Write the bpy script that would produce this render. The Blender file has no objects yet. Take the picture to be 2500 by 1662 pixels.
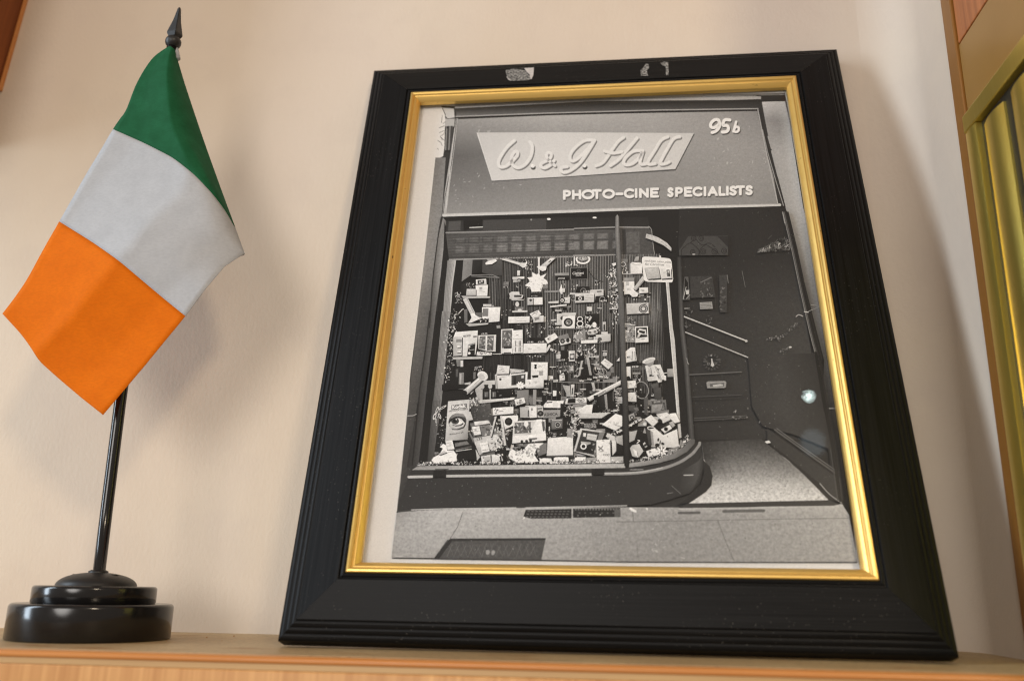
import bpy, bmesh, math, random
from math import sin, cos, pi, radians
from mathutils import Vector, Matrix
from mathutils.geometry import tessellate_polygon

scene = bpy.context.scene
COL = scene.collection

# ------------------------------------------------------------------ camera
CAM = Vector((0.0191, -0.4579, 0.0256))
YAW, PITCH, ROLL, FPX = -0.1106, 0.2706, 0.0169, 2158.49
PW, PH = 2500.0, 1662.0
_f = Vector((sin(YAW) * cos(PITCH), cos(YAW) * cos(PITCH), sin(PITCH)))
_r = Vector((cos(YAW), -sin(YAW), 0))
_u = _r.cross(_f)
CR = cos(ROLL) * _r + sin(ROLL) * _u
CU = -sin(ROLL) * _r + cos(ROLL) * _u
CF = _f
cd = bpy.data.cameras.new('camera')
cam = bpy.data.objects.new('camera', cd)
COL.objects.link(cam)
M = Matrix((CR, CU, -CF)).transposed().to_4x4()
M.translation = CAM
cam.matrix_world = M
cd.sensor_fit = 'HORIZONTAL'
cd.sensor_width = 23.2
cd.lens = 23.2 * FPX / PW
cd.clip_start = 0.01
cd.clip_end = 50
cd.dof.use_dof = True
cd.dof.focus_distance = 0.43
cd.dof.aperture_fstop = 4.5
scene.camera = cam


def ray(x, y):
    return CF + (x - PW / 2) / FPX * CR - (y - PH / 2) / FPX * CU


def at(x, y, Y):
    """point of the place seen at photograph pixel x, y at depth Y"""
    d = ray(x, y)
    return CAM + d * ((Y - CAM.y) / d.y)


# ------------------------------------------------------------------ world and lamps
w = bpy.data.worlds.new('World')
scene.world = w
w.use_nodes = True
bg = w.node_tree.nodes['Background']
bg.inputs[0].default_value = (1.0, 0.86, 0.74, 1)
bg.inputs[1].default_value = 0.235


def lamp(name, kind, loc, target, power, color, **kw):
    d = bpy.data.lights.new(name, kind)
    d.energy = power
    d.color = color
    for k, v in kw.items():
        setattr(d, k, v)
    o = bpy.data.objects.new(name, d)
    COL.objects.link(o)
    o.location = loc
    o.rotation_euler = (Vector(target) - Vector(loc)).to_track_quat('-Z', 'Y').to_euler()
    return o


lamp('window_light', 'AREA', (-2.3, -1.0, 0.70), (0, 0, 0.15), 31, (0.74, 0.87, 1.0), shape='RECTANGLE', size=0.42, size_y=2.2)
lamp('ceiling_lamp', 'AREA', (0.95, -1.95, 1.05), (-0.1, 0, 0.15), 8.5, (1.0, 0.82, 0.60), shape='DISK', size=0.30)
lamp('room_fill', 'SPOT', (-0.55, -2.3, 0.40), (-0.06, 0, 0.07), 86, (1.0, 0.95, 0.90), spot_size=radians(33), spot_blend=1.0, shadow_soft_size=0.6)  # front fill added for room bounce, cone fading towards the upper left
lamp('bulb', 'POINT', (0.6224, -1.833, 1.647), (0, 0, 0), 0.16, (0.80, 1.0, 0.97), shadow_soft_size=0.013)
lamp('lamp_glow', 'AREA', (0.6275, -1.913, 1.534), (0.1, -0.07, 0.09), 0.012, (0.72, 0.90, 1.0), shape='ELLIPSE', size=0.07, size_y=0.08)

scene.view_settings.view_transform = 'Standard'
scene.view_settings.look = 'None'
scene.view_settings.exposure = 0.64
scene.view_settings.gamma = 1.0
scene.cycles.use_denoising = True
scene.cycles.filter_width = 1.2
scene.cycles.max_bounces = 10
scene.cycles.transparent_max_bounces = 8
scene.cycles.caustics_reflective = True
scene.cycles.sample_clamp_indirect = 4.0


# ------------------------------------------------------------------ helpers
def srgb(r, g, b):
    def c(v):
        v /= 255.0
        return v / 12.92 if v <= 0.04045 else ((v + 0.055) / 1.055) ** 2.4
    return (c(r), c(g), c(b), 1)


class NT:
    """small wrapper for building a material"""
    def __init__(s, name):
        s.m = bpy.data.materials.new(name)
        s.m.use_nodes = True
        s.t = s.m.node_tree
        s.b = s.t.nodes['Principled BSDF']
        s.out = s.t.nodes['Material Output']

    def n(s, typ, **kw):
        nd = s.t.nodes.new(typ)
        for k, v in kw.items():
            if k.startswith('i_'):
                nd.inputs[k[2:].replace('_', ' ')].default_value = v
            else:
                setattr(nd, k, v)
        return nd

    def l(s, a, b):
        s.t.links.new(a, b)

    def coord(s, scale=(1, 1, 1), rot=(0, 0, 0), kind='Object'):
        tc = s.n('ShaderNodeTexCoord')
        mp = s.n('ShaderNodeMapping')
        mp.inputs['Scale'].default_value = scale
        mp.inputs['Rotation'].default_value = rot
        s.l(tc.outputs[kind], mp.inputs[0])
        return mp.outputs[0]

    def noise(s, vec, scale, detail=4, rough=0.55):
        nd = s.n('ShaderNodeTexNoise')
        nd.inputs['Scale'].default_value = scale
        nd.inputs['Detail'].default_value = detail
        nd.inputs['Roughness'].default_value = rough
        s.l(vec, nd.inputs['Vector'])
        return nd.outputs['Fac']

    def ramp(s, fac, stops, interp='LINEAR'):
        nd = s.n('ShaderNodeValToRGB')
        cr = nd.color_ramp
        cr.interpolation = interp
        while len(cr.elements) < len(stops):
            cr.elements.new(0.5)
        for e, (p, c) in zip(cr.elements, stops):
            e.position = p
            e.color = c if len(c) == 4 else (*c, 1)
        s.l(fac, nd.inputs[0])
        return nd.outputs[0]

    def mix(s, fac, a, b, mode='MIX'):
        nd = s.n('ShaderNodeMix')
        nd.data_type = 'RGBA'
        nd.blend_type = mode
        for sock, v in ((nd.inputs[0], fac), (nd.inputs[6], a), (nd.inputs[7], b)):
            if hasattr(v, 'links') or isinstance(v, bpy.types.NodeSocket):
                s.l(v, sock)
            else:
                sock.default_value = v
        return nd.outputs[2]

    def bump(s, h, strength, dist):
        nd = s.n('ShaderNodeBump')
        nd.inputs['Strength'].default_value = strength
        nd.inputs['Distance'].default_value = dist
        s.l(h, nd.inputs['Height'])
        s.l(nd.outputs[0], s.b.inputs['Normal'])
        return nd

    def set(s, **kw):
        for k, v in kw.items():
            k = k.replace('_', ' ')
            sock = s.b.inputs[k]
            if isinstance(v, bpy.types.NodeSocket):
                s.l(v, sock)
            else:
                sock.default_value = v
        return s


def g(v):
    return (v, v, v, 1)


# ------------------------------------------------------------------ materials
# wall paint: soft uneven cream and pinkish patches, fine orange peel from the roller
def paint(name, c1, c2, c3):
    t = NT(name)
    v2 = t.coord((1, 1, 1))
    n1 = t.noise(t.coord((1, 1, 0.6)), 7, 4, 0.55)
    n2 = t.noise(v2, 2.6, 3)
    n3 = t.noise(v2, 30, 4, 0.6)
    c = t.mix(t.ramp(n1, [(0.38, g(0)), (0.64, g(1))]), c1, c2)
    c = t.mix(t.ramp(n2, [(0.42, g(0)), (0.66, g(0.8))]), c, c3)
    c = t.mix(t.ramp(n3, [(0.50, g(0)), (0.78, g(0.22))]), c, tuple(x * 0.8 for x in c3[:3]) + (1,))
    sp = t.noise(v2, 260, 2)
    c = t.mix(t.ramp(sp, [(0.77, g(0)), (0.82, g(0.3))]), c, (0.36, 0.28, 0.22, 1))
    t.set(Base_Color=c, Roughness=0.6)
    t.b.inputs['Specular IOR Level'].default_value = 0.3
    f1 = t.noise(t.coord((1, 1, 0.7)), 520, 3, 0.6)
    f2 = t.noise(t.coord((1.3, 1.3, 0.45), (0, 0.25, 0)), 70, 4, 0.6)
    ad = t.n('ShaderNodeMath', operation='MULTIPLY_ADD')
    t.l(f2, ad.inputs[0]); ad.inputs[1].default_value = 0.8; t.l(f1, ad.inputs[2])
    t.bump(ad.outputs[0], 0.30, 0.0006)
    return t.m


M_WALL = paint('wall_paint', (0.665, 0.56, 0.44, 1), (0.71, 0.615, 0.50, 1), (0.66, 0.553, 0.475, 1))


def wood(name, dark, light, scale, rough=0.4, stretch=(60, 60, 3), bump=0.08):
    t = NT(name)
    v = t.coord(stretch)
    a = t.noise(v, scale, 6, 0.65)
    vv = t.coord((stretch[0] * 3.2, stretch[1] * 3.2, stretch[2] * 1.5))
    b = t.noise(vv, scale, 3, 0.6)
    c = t.mix(t.ramp(a, [(0.32, g(0)), (0.68, g(1))]), dark, light)
    c = t.mix(t.ramp(b, [(0.35, g(0.55)), (0.6, g(0))]), c, dark)
    t.set(Base_Color=c, Roughness=rough)
    t.bump(a, bump, 0.0005)
    return t.m


M_VENEER_FRONT = wood('shelf_front_veneer', srgb(182, 126, 70), srgb(222, 170, 108), 1.0, 0.4, (170, 170, 5))
M_VENEER_RED = wood('red_veneer', srgb(150, 84, 40), srgb(196, 122, 70), 1.0, 0.4, (260, 260, 8))
M_VENEER_DARK = wood('dark_board', srgb(104, 50, 10), srgb(140, 74, 22), 1.0, 0.8, (70, 70, 6))

t = NT('shelf_top_dusty')
v = t.coord()
a = t.noise(v, 16, 5)
b = t.noise(v, 420, 3)
e = t.noise(t.coord((1, 2.2, 1)), 26, 3)
c = t.mix(t.ramp(a, [(0.35, g(0)), (0.7, g(1))]), srgb(178, 148, 106), srgb(200, 172, 128))
c = t.mix(t.ramp(e, [(0.60, g(0)), (0.72, g(0.75))]), c, srgb(150, 96, 42))
c = t.mix(t.ramp(b, [(0.5, g(0)), (0.72, g(0.5))]), c, srgb(118, 92, 62))
t.set(Base_Color=c, Roughness=0.5)
t.bump(b, 0.25, 0.0004)
M_SHELF = t.m

t = NT('varnished_edge')
v = t.coord((3, 60, 60))
a = t.noise(v, 3, 4)
c = t.mix(a, srgb(182, 112, 52), srgb(208, 142, 78))
t.set(Base_Color=c, Roughness=0.3)
M_EDGE = t.m

t = NT('beige_laminate')
a = t.noise(t.coord((4, 60, 60)), 4, 4)
t.set(Base_Color=t.mix(a, srgb(170, 132, 84), srgb(196, 160, 108)), Roughness=0.45)
M_BEIGE = t.m

t = NT('panel_laminate')
a = t.noise(t.coord(), 40, 3)
t.set(Base_Color=t.mix(a, srgb(146, 106, 50), srgb(160, 120, 62)), Roughness=0.28)
M_PANEL = t.m
t = NT('corner_strip')
a = t.noise(t.coord((40, 40, 4)), 4, 3)
t.set(Base_Color=t.mix(a, srgb(122, 76, 22), srgb(148, 98, 34)), Roughness=0.35)
M_STRIP = t.m

t = NT('brass')
a = t.noise(t.coord((60, 60, 1.5)), 12, 4)
t.set(Base_Color=t.mix(a, (0.76, 0.57, 0.11, 1), (0.86, 0.68, 0.17, 1)), Metallic=0.9, Roughness=0.3)
M_BRASS = t.m
t = NT('brass_groove')
t.set(Base_Color=(0.02, 0.018, 0.012, 1), Roughness=0.5)
M_GROOVE = t.m

# black satin frame: brushed grain along each rail (uv.x runs along the rail) and dust
t = NT('black_frame')
tc = t.n('ShaderNodeTexCoord')
mp = t.n('ShaderNodeMapping'); mp.inputs['Scale'].default_value = (14, 900, 1)
t.l(tc.outputs['UV'], mp.inputs[0])
gr = t.noise(mp.outputs[0], 1, 5, 0.6)
v = t.coord()
dv = t.n('ShaderNodeTexVoronoi'); dv.inputs['Scale'].default_value = 620
t.l(v, dv.inputs['Vector'])
dn = t.noise(v, 34, 3)
dm = t.n('ShaderNodeMath', operation='MULTIPLY')
t.l(t.ramp(dv.outputs['Distance'], [(0.06, g(1)), (0.13, g(0))]), dm.inputs[0])
t.l(t.ramp(dn, [(0.46, g(0)), (0.70, g(1))]), dm.inputs[1])
c = t.mix(t.ramp(gr, [(0.35, g(0)), (0.75, g(1))]), (0.003, 0.003, 0.0031, 1), (0.0105, 0.0103, 0.0106, 1))
c = t.mix(dm.outputs[0], c, (0.16, 0.15, 0.13, 1))
rr = t.n('ShaderNodeMapRange'); t.l(gr, rr.inputs[0])
rr.inputs[3].default_value = 0.34; rr.inputs[4].default_value = 0.52
t.set(Base_Color=c, Roughness=rr.outputs[0])
t.b.inputs['Specular IOR Level'].default_value = 0.13
t.bump(gr, 0.12, 0.0003)
M_BLACK = t.m

t = NT('gold_slip')
tc = t.n('ShaderNodeTexCoord')
mp = t.n('ShaderNodeMapping'); mp.inputs['Scale'].default_value = (20, 700, 1)
t.l(tc.outputs['UV'], mp.inputs[0])
gr = t.noise(mp.outputs[0], 1, 4)
v = t.coord()
wv = t.noise(v, 300, 3)
c = t.mix(gr, (0.72, 0.46, 0.12, 1), (0.82, 0.56, 0.18, 1))
c = t.mix(t.ramp(wv, [(0.70, g(0)), (0.76, g(0.8))]), c, (0.10, 0.055, 0.02, 1))
rr = t.n('ShaderNodeMapRange'); t.l(wv, rr.inputs[0])
rr.inputs[3].default_value = 0.26; rr.inputs[4].default_value = 0.42
t.set(Base_Color=c, Metallic=0.72, Roughness=rr.outputs[0])
t.bump(gr, 0.05, 0.0003)
M_GOLD = t.m

t = NT('glass_pane')
fr = t.n('ShaderNodeFresnel')
geo = t.n('ShaderNodeNewGeometry')
iorm = t.n('ShaderNodeMapRange'); t.l(geo.outputs['Backfacing'], iorm.inputs[0])
iorm.inputs[3].default_value = 1.36; iorm.inputs[4].default_value = 1 / 1.36      # same sheet seen from either side
t.l(iorm.outputs[0], fr.inputs['IOR'])
tr = t.n('ShaderNodeBsdfTransparent')
gl = t.n('ShaderNodeBsdfGlossy'); gl.inputs['Roughness'].default_value = 0.0
mx = t.n('ShaderNodeMixShader')
t.l(fr.outputs[0], mx.inputs[0]); t.l(tr.outputs[0], mx.inputs[1]); t.l(gl.outputs[0], mx.inputs[2])
t.l(mx.outputs[0], t.out.inputs[0])
M_GLASS = t.m

# photographic print: tones are drawn as flat shapes, the material adds silver grain and dust
t = NT('photographic_print')
at_ = t.n('ShaderNodeAttribute'); at_.attribute_name = 'tone'
v = t.coord()
gn = t.noise(v, 2600, 2, 0.7)
gm = t.noise(v, 560, 4, 0.6)
gs = t.noise(v, 900, 2, 0.6)
amt = at_.outputs['Alpha']
s1 = t.n('ShaderNodeMath', operation='SUBTRACT'); t.l(gm, s1.inputs[0]); s1.inputs[1].default_value = 0.5
s2 = t.n('ShaderNodeMath', operation='MULTIPLY_ADD'); t.l(gs, s2.inputs[0]); s2.inputs[1].default_value = 1.2; s2.inputs[2].default_value = -0.6
s3 = t.n('ShaderNodeMath', operation='ADD'); t.l(s1.outputs[0], s3.inputs[0]); t.l(s2.outputs[0], s3.inputs[1])
s4 = t.n('ShaderNodeMath', operation='MULTIPLY'); t.l(s3.outputs[0], s4.inputs[0]); t.l(amt, s4.inputs[1])
s5 = t.n('ShaderNodeMath', operation='MULTIPLY_ADD'); t.l(gn, s5.inputs[0]); s5.inputs[1].default_value = 0.5; s5.inputs[2].default_value = 0.75
s6 = t.n('ShaderNodeMath', operation='ADD'); t.l(s5.outputs[0], s6.inputs[0]); t.l(s4.outputs[0], s6.inputs[1])
vm = t.n('ShaderNodeVectorMath', operation='SCALE')
t.l(at_.outputs['Color'], vm.inputs[0]); t.l(s6.outputs[0], vm.inputs['Scale'])
dn = t.noise(v, 1500, 1)
c = t.mix(t.ramp(dn, [(0.785, g(0)), (0.81, g(0.6))]), vm.outputs[0], (0.45, 0.43, 0.40, 1))
t.set(Base_Color=c, Roughness=0.35)
t.b.inputs['Specular IOR Level'].default_value = 0.25
M_PRINT = t.m

t = NT('mount_board'); t.set(Base_Color=(0.30, 0.24, 0.16, 1), Roughness=0.8); M_BOARD = t.m
t = NT('tape_residue')
a = t.noise(t.coord(), 900, 3)
t.set(Base_Color=t.mix(t.ramp(a, [(0.4, g(0)), (0.66, g(1))]), (0.05, 0.048, 0.045, 1), (0.34, 0.33, 0.31, 1)), Roughness=0.7)
M_TAPE = t.m
t = NT('torn_paper')
a = t.noise(t.coord(), 500, 3)
t.set(Base_Color=t.mix(a, (0.36, 0.33, 0.31, 1), (0.62, 0.58, 0.55, 1)), Roughness=0.8)
M_TORN = t.m

t = NT('black_plastic')
a = t.noise(t.coord(), 300, 3)
rr = t.n('ShaderNodeMapRange'); t.l(a, rr.inputs[0])
rr.inputs[3].default_value = 0.12; rr.inputs[4].default_value = 0.22
t.set(Base_Color=(0.008, 0.0075, 0.0075, 1), Roughness=rr.outputs[0])
M_PLASTIC = t.m
t = NT('dusty_black_plastic')
a = t.noise(t.coord(), 700, 3)
t.set(Base_Color=t.mix(a, (0.006, 0.0056, 0.0055, 1), (0.016, 0.0145, 0.013, 1)), Roughness=0.45)
M_PLASTIC_D = t.m


def cloth(name, a, b):
    t = NT(name)
    v = t.coord()
    n = t.noise(v, 1300, 3, 0.7)
    n2 = t.noise(v, 120, 3)
    n3 = t.noise(t.coord((1, 1, 2.6), (0.3, 0.5, 0.2)), 520, 2)
    c = t.mix(t.ramp(n2, [(0.3, g(0)), (0.7, g(1))]), a, b)
    c = t.mix(t.ramp(n3, [(0.35, g(0.22)), (0.6, g(0))]), c, tuple(x * 0.72 for x in a[:3]) + (1,))
    t.set(Base_Color=c, Roughness=0.75)
    t.b.inputs['Specular IOR Level'].default_value = 0.12
    t.b.inputs['Sheen Weight'].default_value = 0.03
    # a thin cloth lets a little light through
    tl = t.n('ShaderNodeBsdfTranslucent')
    t.l(c, tl.inputs[0])
    mx = t.n('ShaderNodeMixShader'); mx.inputs[0].default_value = 0.22
    t.l(t.b.outputs[0], mx.inputs[1]); t.l(tl.outputs[0], mx.inputs[2])
    t.l(mx.outputs[0], t.out.inputs[0])
    t.bump(n, 0.18, 0.0003)
    return t.m


M_GREEN = cloth('green_cloth', (0.012, 0.105, 0.040, 1), (0.018, 0.140, 0.058, 1))
M_WHITE = cloth('white_cloth', (0.52, 0.53, 0.55, 1), (0.57, 0.58, 0.60, 1))
M_ORANGE = cloth('orange_cloth', (0.80, 0.18, 0.002, 1), (0.86, 0.205, 0.003, 1))
t = NT('crumb'); t.set(Base_Color=(0.42, 0.22, 0.09, 1), Roughness=0.9); M_CRUMB = t.m


# ------------------------------------------------------------------ objects
def tag(o, label=None, cat=None, group=None, kind=None):
    for k, v in (('label', label), ('category', cat), ('group', group), ('kind', kind)):
        if v:
            o[k] = v
    return o


def empty(name, loc, rot=(0, 0, 0)):
    o = bpy.data.objects.new(name, None)
    o.empty_display_size = 0.02
    COL.objects.link(o)
    o.location = loc
    o.rotation_euler = rot
    return o


def mesh_obj(name, verts, faces, mat, parent=None, smooth=False, uvs=None):
    me = bpy.data.meshes.new(name)
    me.from_pydata([tuple(v) for v in verts], [], faces)
    me.materials.append(mat)
    if uvs:
        ul = me.uv_layers.new(name='UVMap')
        for i, uv in enumerate(uvs):
            ul.data[i].uv = uv
    if smooth:
        for p in me.polygons:
            p.use_smooth = True
    me.update()
    o = bpy.data.objects.new(name, me)
    COL.objects.link(o)
    o.parent = parent
    return o


def box(name, lo, hi, mat, parent=None, bevel=0.0, seg=2):
    bm = bmesh.new()
    bmesh.ops.create_cube(bm, size=1)
    for v in bm.verts:
        v.co = Vector([lo[i] + (v.co[i] + 0.5) * (hi[i] - lo[i]) for i in range(3)])
    if bevel:
        bmesh.ops.bevel(bm, geom=bm.edges[:], offset=bevel, segments=seg, profile=0.5, affect='EDGES')
    me = bpy.data.meshes.new(name)
    bm.to_mesh(me)
    bm.free()
    me.materials.append(mat)
    o = bpy.data.objects.new(name, me)
    COL.objects.link(o)
    o.parent = parent
    return o


def lathe(name, prof, mat, parent=None, seg=96, centre=(0, 0, 0), smooth_angle=0.6):
    V, F = [], []
    n = len(prof)
    for k in range(seg):
        a = 2 * pi * k / seg
        for r, z in prof:
            V.append((centre[0] + r * cos(a), centre[1] + r * sin(a), centre[2] + z))
    for k in range(seg):
        k2 = (k + 1) % seg
        for i in range(n - 1):
            F.append((k * n + i, k2 * n + i, k2 * n + i + 1, k * n + i + 1))
    o = mesh_obj(name, V, F, mat, parent, True)
    bm = bmesh.new(); bm.from_mesh(o.data)
    bmesh.ops.remove_doubles(bm, verts=bm.verts, dist=1e-6)
    bmesh.ops.dissolve_degenerate(bm, dist=1e-7, edges=bm.edges)
    bmesh.ops.recalc_face_normals(bm, faces=bm.faces)
    bm.to_mesh(o.data); bm.free()
    for p in o.data.polygons:
        p.use_smooth = True
    return o


def tube(name, pts, rad, mat, parent=None, seg=20):
    V, F = [], []
    pts = [Vector(p) for p in pts]
    n = len(pts)
    for i, p in enumerate(pts):
        d = (pts[min(i + 1, n - 1)] - pts[max(i - 1, 0)]).normalized()
        a = d.cross(Vector((0, 1, 0))).normalized()
        b = d.cross(a)
        for k in range(seg):
            th = 2 * pi * k / seg
            V.append(p + rad * (cos(th) * a + sin(th) * b))
    for i in range(n - 1):
        for k in range(seg):
            k2 = (k + 1) % seg
            F.append((i * seg + k, i * seg + k2, (i + 1) * seg + k2, (i + 1) * seg + k))
    F.append(tuple(range(seg))); F.append(tuple(range((n - 1) * seg, n * seg)))
    return mesh_obj(name, V, F, mat, parent, True)


# ------------------------------------------------------------------ wall
XC, RC, YE = 0.187, 0.026, -0.060      # the return at the right, its rounded corner, where the wood begins
prof = [(-1.2, 0.0), (-0.5, 0.0), (0.0, 0.0)]
for k in range(13):
    a = pi / 2 * k / 12
    prof.append((XC - RC + RC * sin(a), -RC + RC * cos(a)))
prof.append((XC, YE - 0.004))


def extrude_loop(name, loop, mat):
    V, F = [], []
    for z in (-0.3, 1.2):
        V += [(x, y, z) for x, y in loop]
    n = len(loop)
    for i in range(n):
        j = (i + 1) % n
        F.append((i, j, n + j, n + i))
    o = mesh_obj(name, V, F, mat)
    for p in o.data.polygons:
        p.use_smooth = True
    o.data.set_sharp_from_angle(angle=radians(40))
    return o


NB = 3 + 2                                # the back wall's paint ends part of the way round the corner
wall = extrude_loop('wall', prof[:NB] + [(prof[NB - 1][0], 0.03), (-1.2, 0.03)], M_WALL)
ret = extrude_loop('wall_return', prof[NB - 1:] + [(XC + 0.02, YE - 0.004), (XC + 0.02, 0.03), (prof[NB - 1][0], 0.03)], M_WALL)
tag(ret, 'cream painted return of the wall at the right', 'wall', kind='structure')
tag(wall, 'cream painted wall turning a rounded corner at the right', 'wall', kind='structure')

# ------------------------------------------------------------------ shelf
SF = -0.1310                             # front edge of the shelf top
sh = empty('wooden_shelf', (0, 0, 0))
tag(sh, 'dusty wooden shelf with orange varnished front edge under the flag and the picture', 'shelf')
box('top_board', (-1.2, SF + 0.004, -0.012), (1.2, 0.0, 0.0), M_SHELF, sh)
# rounded nosing
V, F = [], []
pr = [(SF + 0.004, -0.0002), (SF + 0.002, -0.0002), (SF + 0.0007, -0.0006), (SF, -0.0014), (SF + 0.0004, -0.0024), (SF + 0.0014, -0.0029), (SF + 0.004, -0.0029)]
for x in (-1.2, 1.2):
    V += [(x, y, z) for y, z in pr]
for i in range(len(pr) - 1):
    F.append((i, i + 1, len(pr) + i + 1, len(pr) + i))
mesh_obj('edge_strip', V, F, M_EDGE, sh, True)
box('bead', (-1.2, SF + 0.0012, -0.0050), (1.2, SF + 0.0039, -0.0029), M_BEIGE, sh)
box('front_panel', (-1.2, SF + 0.0006, -0.20), (1.2, SF + 0.006, -0.0051), M_VENEER_FRONT, sh, 0.0006)

rng = random.Random(4)
bm = bmesh.new()
for k in range(6):
    if k < 5:
        x, y = rng.uniform(-0.19, -0.12), rng.uniform(-0.075, -0.02)
    else:
        x, y = rng.uniform(-0.35, 0.2), rng.uniform(-0.14, -0.005)
    r = rng.uniform(0.0002, 0.0005)
    mt = Matrix.Translation((x, y, r * 0.5)) @ Matrix.Rotation(rng.uniform(0, 6), 4, 'Z') @ Matrix.Diagonal((r * rng.uniform(0.7, 1.8), r, r * 0.7, 1))
    bmesh.ops.create_icosphere(bm, subdivisions=1, radius=1, matrix=mt)
me = bpy.data.meshes.new('crumbs'); bm.to_mesh(me); bm.free(); me.materials.append(M_CRUMB)
cr = bpy.data.objects.new('crumbs', me); COL.objects.link(cr)
tag(cr, 'brown crumbs and grit lying on the dusty shelf', 'crumbs', kind='stuff')

# ------------------------------------------------------------------ wooden side at the right, with the brass screen
cs = empty('cabinet_side', (XC, YE, 0))
tag(cs, 'wooden cabinet side with beige band and red veneer at the right edge', 'cabinet')


def side_box(name, y0, y1, z0, z1, x0, x1, mat, parent, bevel=0.0006):
    o = box(name, (x0 - XC, y1 - YE, z0), (x1 - XC, y0 - YE, z1), mat, None, bevel)
    o.parent = parent
    return o


side_box('corner_strip', YE, -0.0705, 0.0, 0.8, XC - 0.0012, XC + 0.03, M_STRIP, cs)
side_box('lower_panel', -0.0708, -0.215, 0.0, 0.2360, XC + 0.0, XC + 0.03, M_PANEL, cs)
side_box('middle_band', -0.0708, -0.215, 0.2362, 0.2762, XC + 0.0, XC + 0.03, M_PANEL, cs)
side_box('upper_panel', -0.0708, -0.215, 0.2768, 0.8, XC + 0.0, XC + 0.03, M_VENEER_RED, cs)

bs = empty('brass_screen', (XC, -0.0735, 0))
tag(bs, 'polished brass screen with upright slats at the right edge', 'screen')


def brass(name, y0, y1, z0, z1, d0, d1, mat, bevel=0.0005):
    o = box(name, (-d1, y1 + 0.0735, z0), (-d0, y0 + 0.0735, z1), mat, None, bevel)
    o.parent = bs
    return o




def brass_bar(name, y0, y1, z0, z1, d0, half):
    """upright brass bar with a gently cushioned face"""
    V, F = [], []
    NA = 14
    wd = (y0 - y1) / 2
    R = wd / sin(radians(half))
    for z in (z0, z1):
        for j in range(NA + 1):
            a = radians(-half + 2 * half * j / NA)
            V.append((-d0 - R * (cos(a) - cos(radians(half))), (y0 + y1) / 2 - wd * sin(a) / sin(radians(half)) + 0.0735, z))
        V.append((0, y1 + 0.0735, z)); V.append((0, y0 + 0.0735, z))
    n = NA + 3
    for j in range(n):
        F.append((j, (j + 1) % n, n + (j + 1) % n, n + j))
    F.append(tuple(range(n))); F.append(tuple(range(n, 2 * n)))
    o = mesh_obj(name, V, F, M_BRASS, bs, True)
    bm = bmesh.new(); bm.from_mesh(o.data); bmesh.ops.recalc_face_normals(bm, faces=bm.faces); bm.to_mesh(o.data); bm.free()
    o.data.set_sharp_from_angle(angle=radians(30))
    return o


ZB = 0.2364
brass_bar('frame_stile', -0.0738, -0.0850, 0.004, ZB - 0.0088, 0.0034, 12)
brass('frame_rail', -0.0738, -0.200, ZB - 0.0085, ZB, 0.0003, 0.0042, M_BRASS)
brass('backing', -0.0851, -0.200, 0.004, ZB - 0.0088, 0.0002, 0.0008, M_GROOVE, 0)
y = -0.0885
k = 0
while y > -0.17:
    brass_bar('slat', y - 0.001, y - 0.0205, 0.006, ZB - 0.0125, 0.0018, 15)
    y -= 0.0265
    k += 1

# ------------------------------------------------------------------ dark board at the upper left
p0, p1 = at(52, 0, -0.004), at(0, 182, -0.004)
dirv = (p0 - p1).normalized()
wb = empty('wall_cabinet', (p1.x, p1.y, p1.z))
tag(wb, 'dark brown wooden cabinet end with amber edge in the upper left corner', 'cabinet')
ang = math.atan2(dirv.x, dirv.z)
wb.rotation_euler = (0, ang, 0)
box('panel', (-0.30, -0.085, -0.05), (0.0, 0.0032, 0.40), M_VENEER_DARK, wb, 0.0008)
box('edge_trim', (0.0002, 0.0012, -0.010), (0.0016, 0.004, 0.40), M_EDGE, wb, 0.0004)

# ------------------------------------------------------------------ table flag
PX, PY = -0.2106, -0.067
fl = empty('table_flag', (PX, PY, 0))
tag(fl, 'small green, white and orange flag on a black stand', 'flag')


def rnd_profile(r, z0, z1, b=0.0016, n=6):
    out = [(0, z0), (r - 0.0006, z0), (r, z0 + 0.0006), (r, z1 - b)]
    for k in range(1, n + 1):
        a = pi / 2 * k / n
        out.append((r - b + b * cos(a), z1 - b + b * sin(a)))
    out.append((0, z1))
    return out


base = lathe('base', rnd_profile(0.0338, 0.0, 0.0152, 0.0018), M_PLASTIC, fl, 128)
lathe('upper_step', rnd_profile(0.0258, 0.0150, 0.0226, 0.0014), M_PLASTIC, base, 128)
dome = [(0, 0.0224)] + [(0.0172, 0.0224)]
for k in range(0, 13):
    a = pi / 2 * k / 12
    dome.append((0.0170 * cos(a) ** 0.9 if k < 12 else 0, 0.0225 + 0.0060 * sin(a)))
lathe('dome', dome, M_PLASTIC_D, base, 96)
for s in (-1, 1):
    lathe('socket_shade', [(0, 0), (0.0022, 0), (0.0022, 0.0006), (0, 0.0006)], M_GROOVE, base, 24, (s * 0.0085, -0.002, 0.02705))  # dark disc set in the dome, its colour gives the socket's shade
lathe('collar', [(0, 0.027), (0.0042, 0.027), (0.0042, 0.0290), (0.0030, 0.0296), (0, 0.0296)], M_PLASTIC_D, base, 48)

pole_px = [(241.8, 1398), (262, 1230), (295, 968), (330, 730), (366, 480), (402, 235), (421, 108)]
pole_pts = [at(x, y, PY) - Vector((PX, PY, 0)) for x, y in pole_px]
pole_pts[0] = Vector((pole_pts[0].x, 0, 0.026))
tube('pole', pole_pts, 0.0027, M_PLASTIC, fl, 28)
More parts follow.
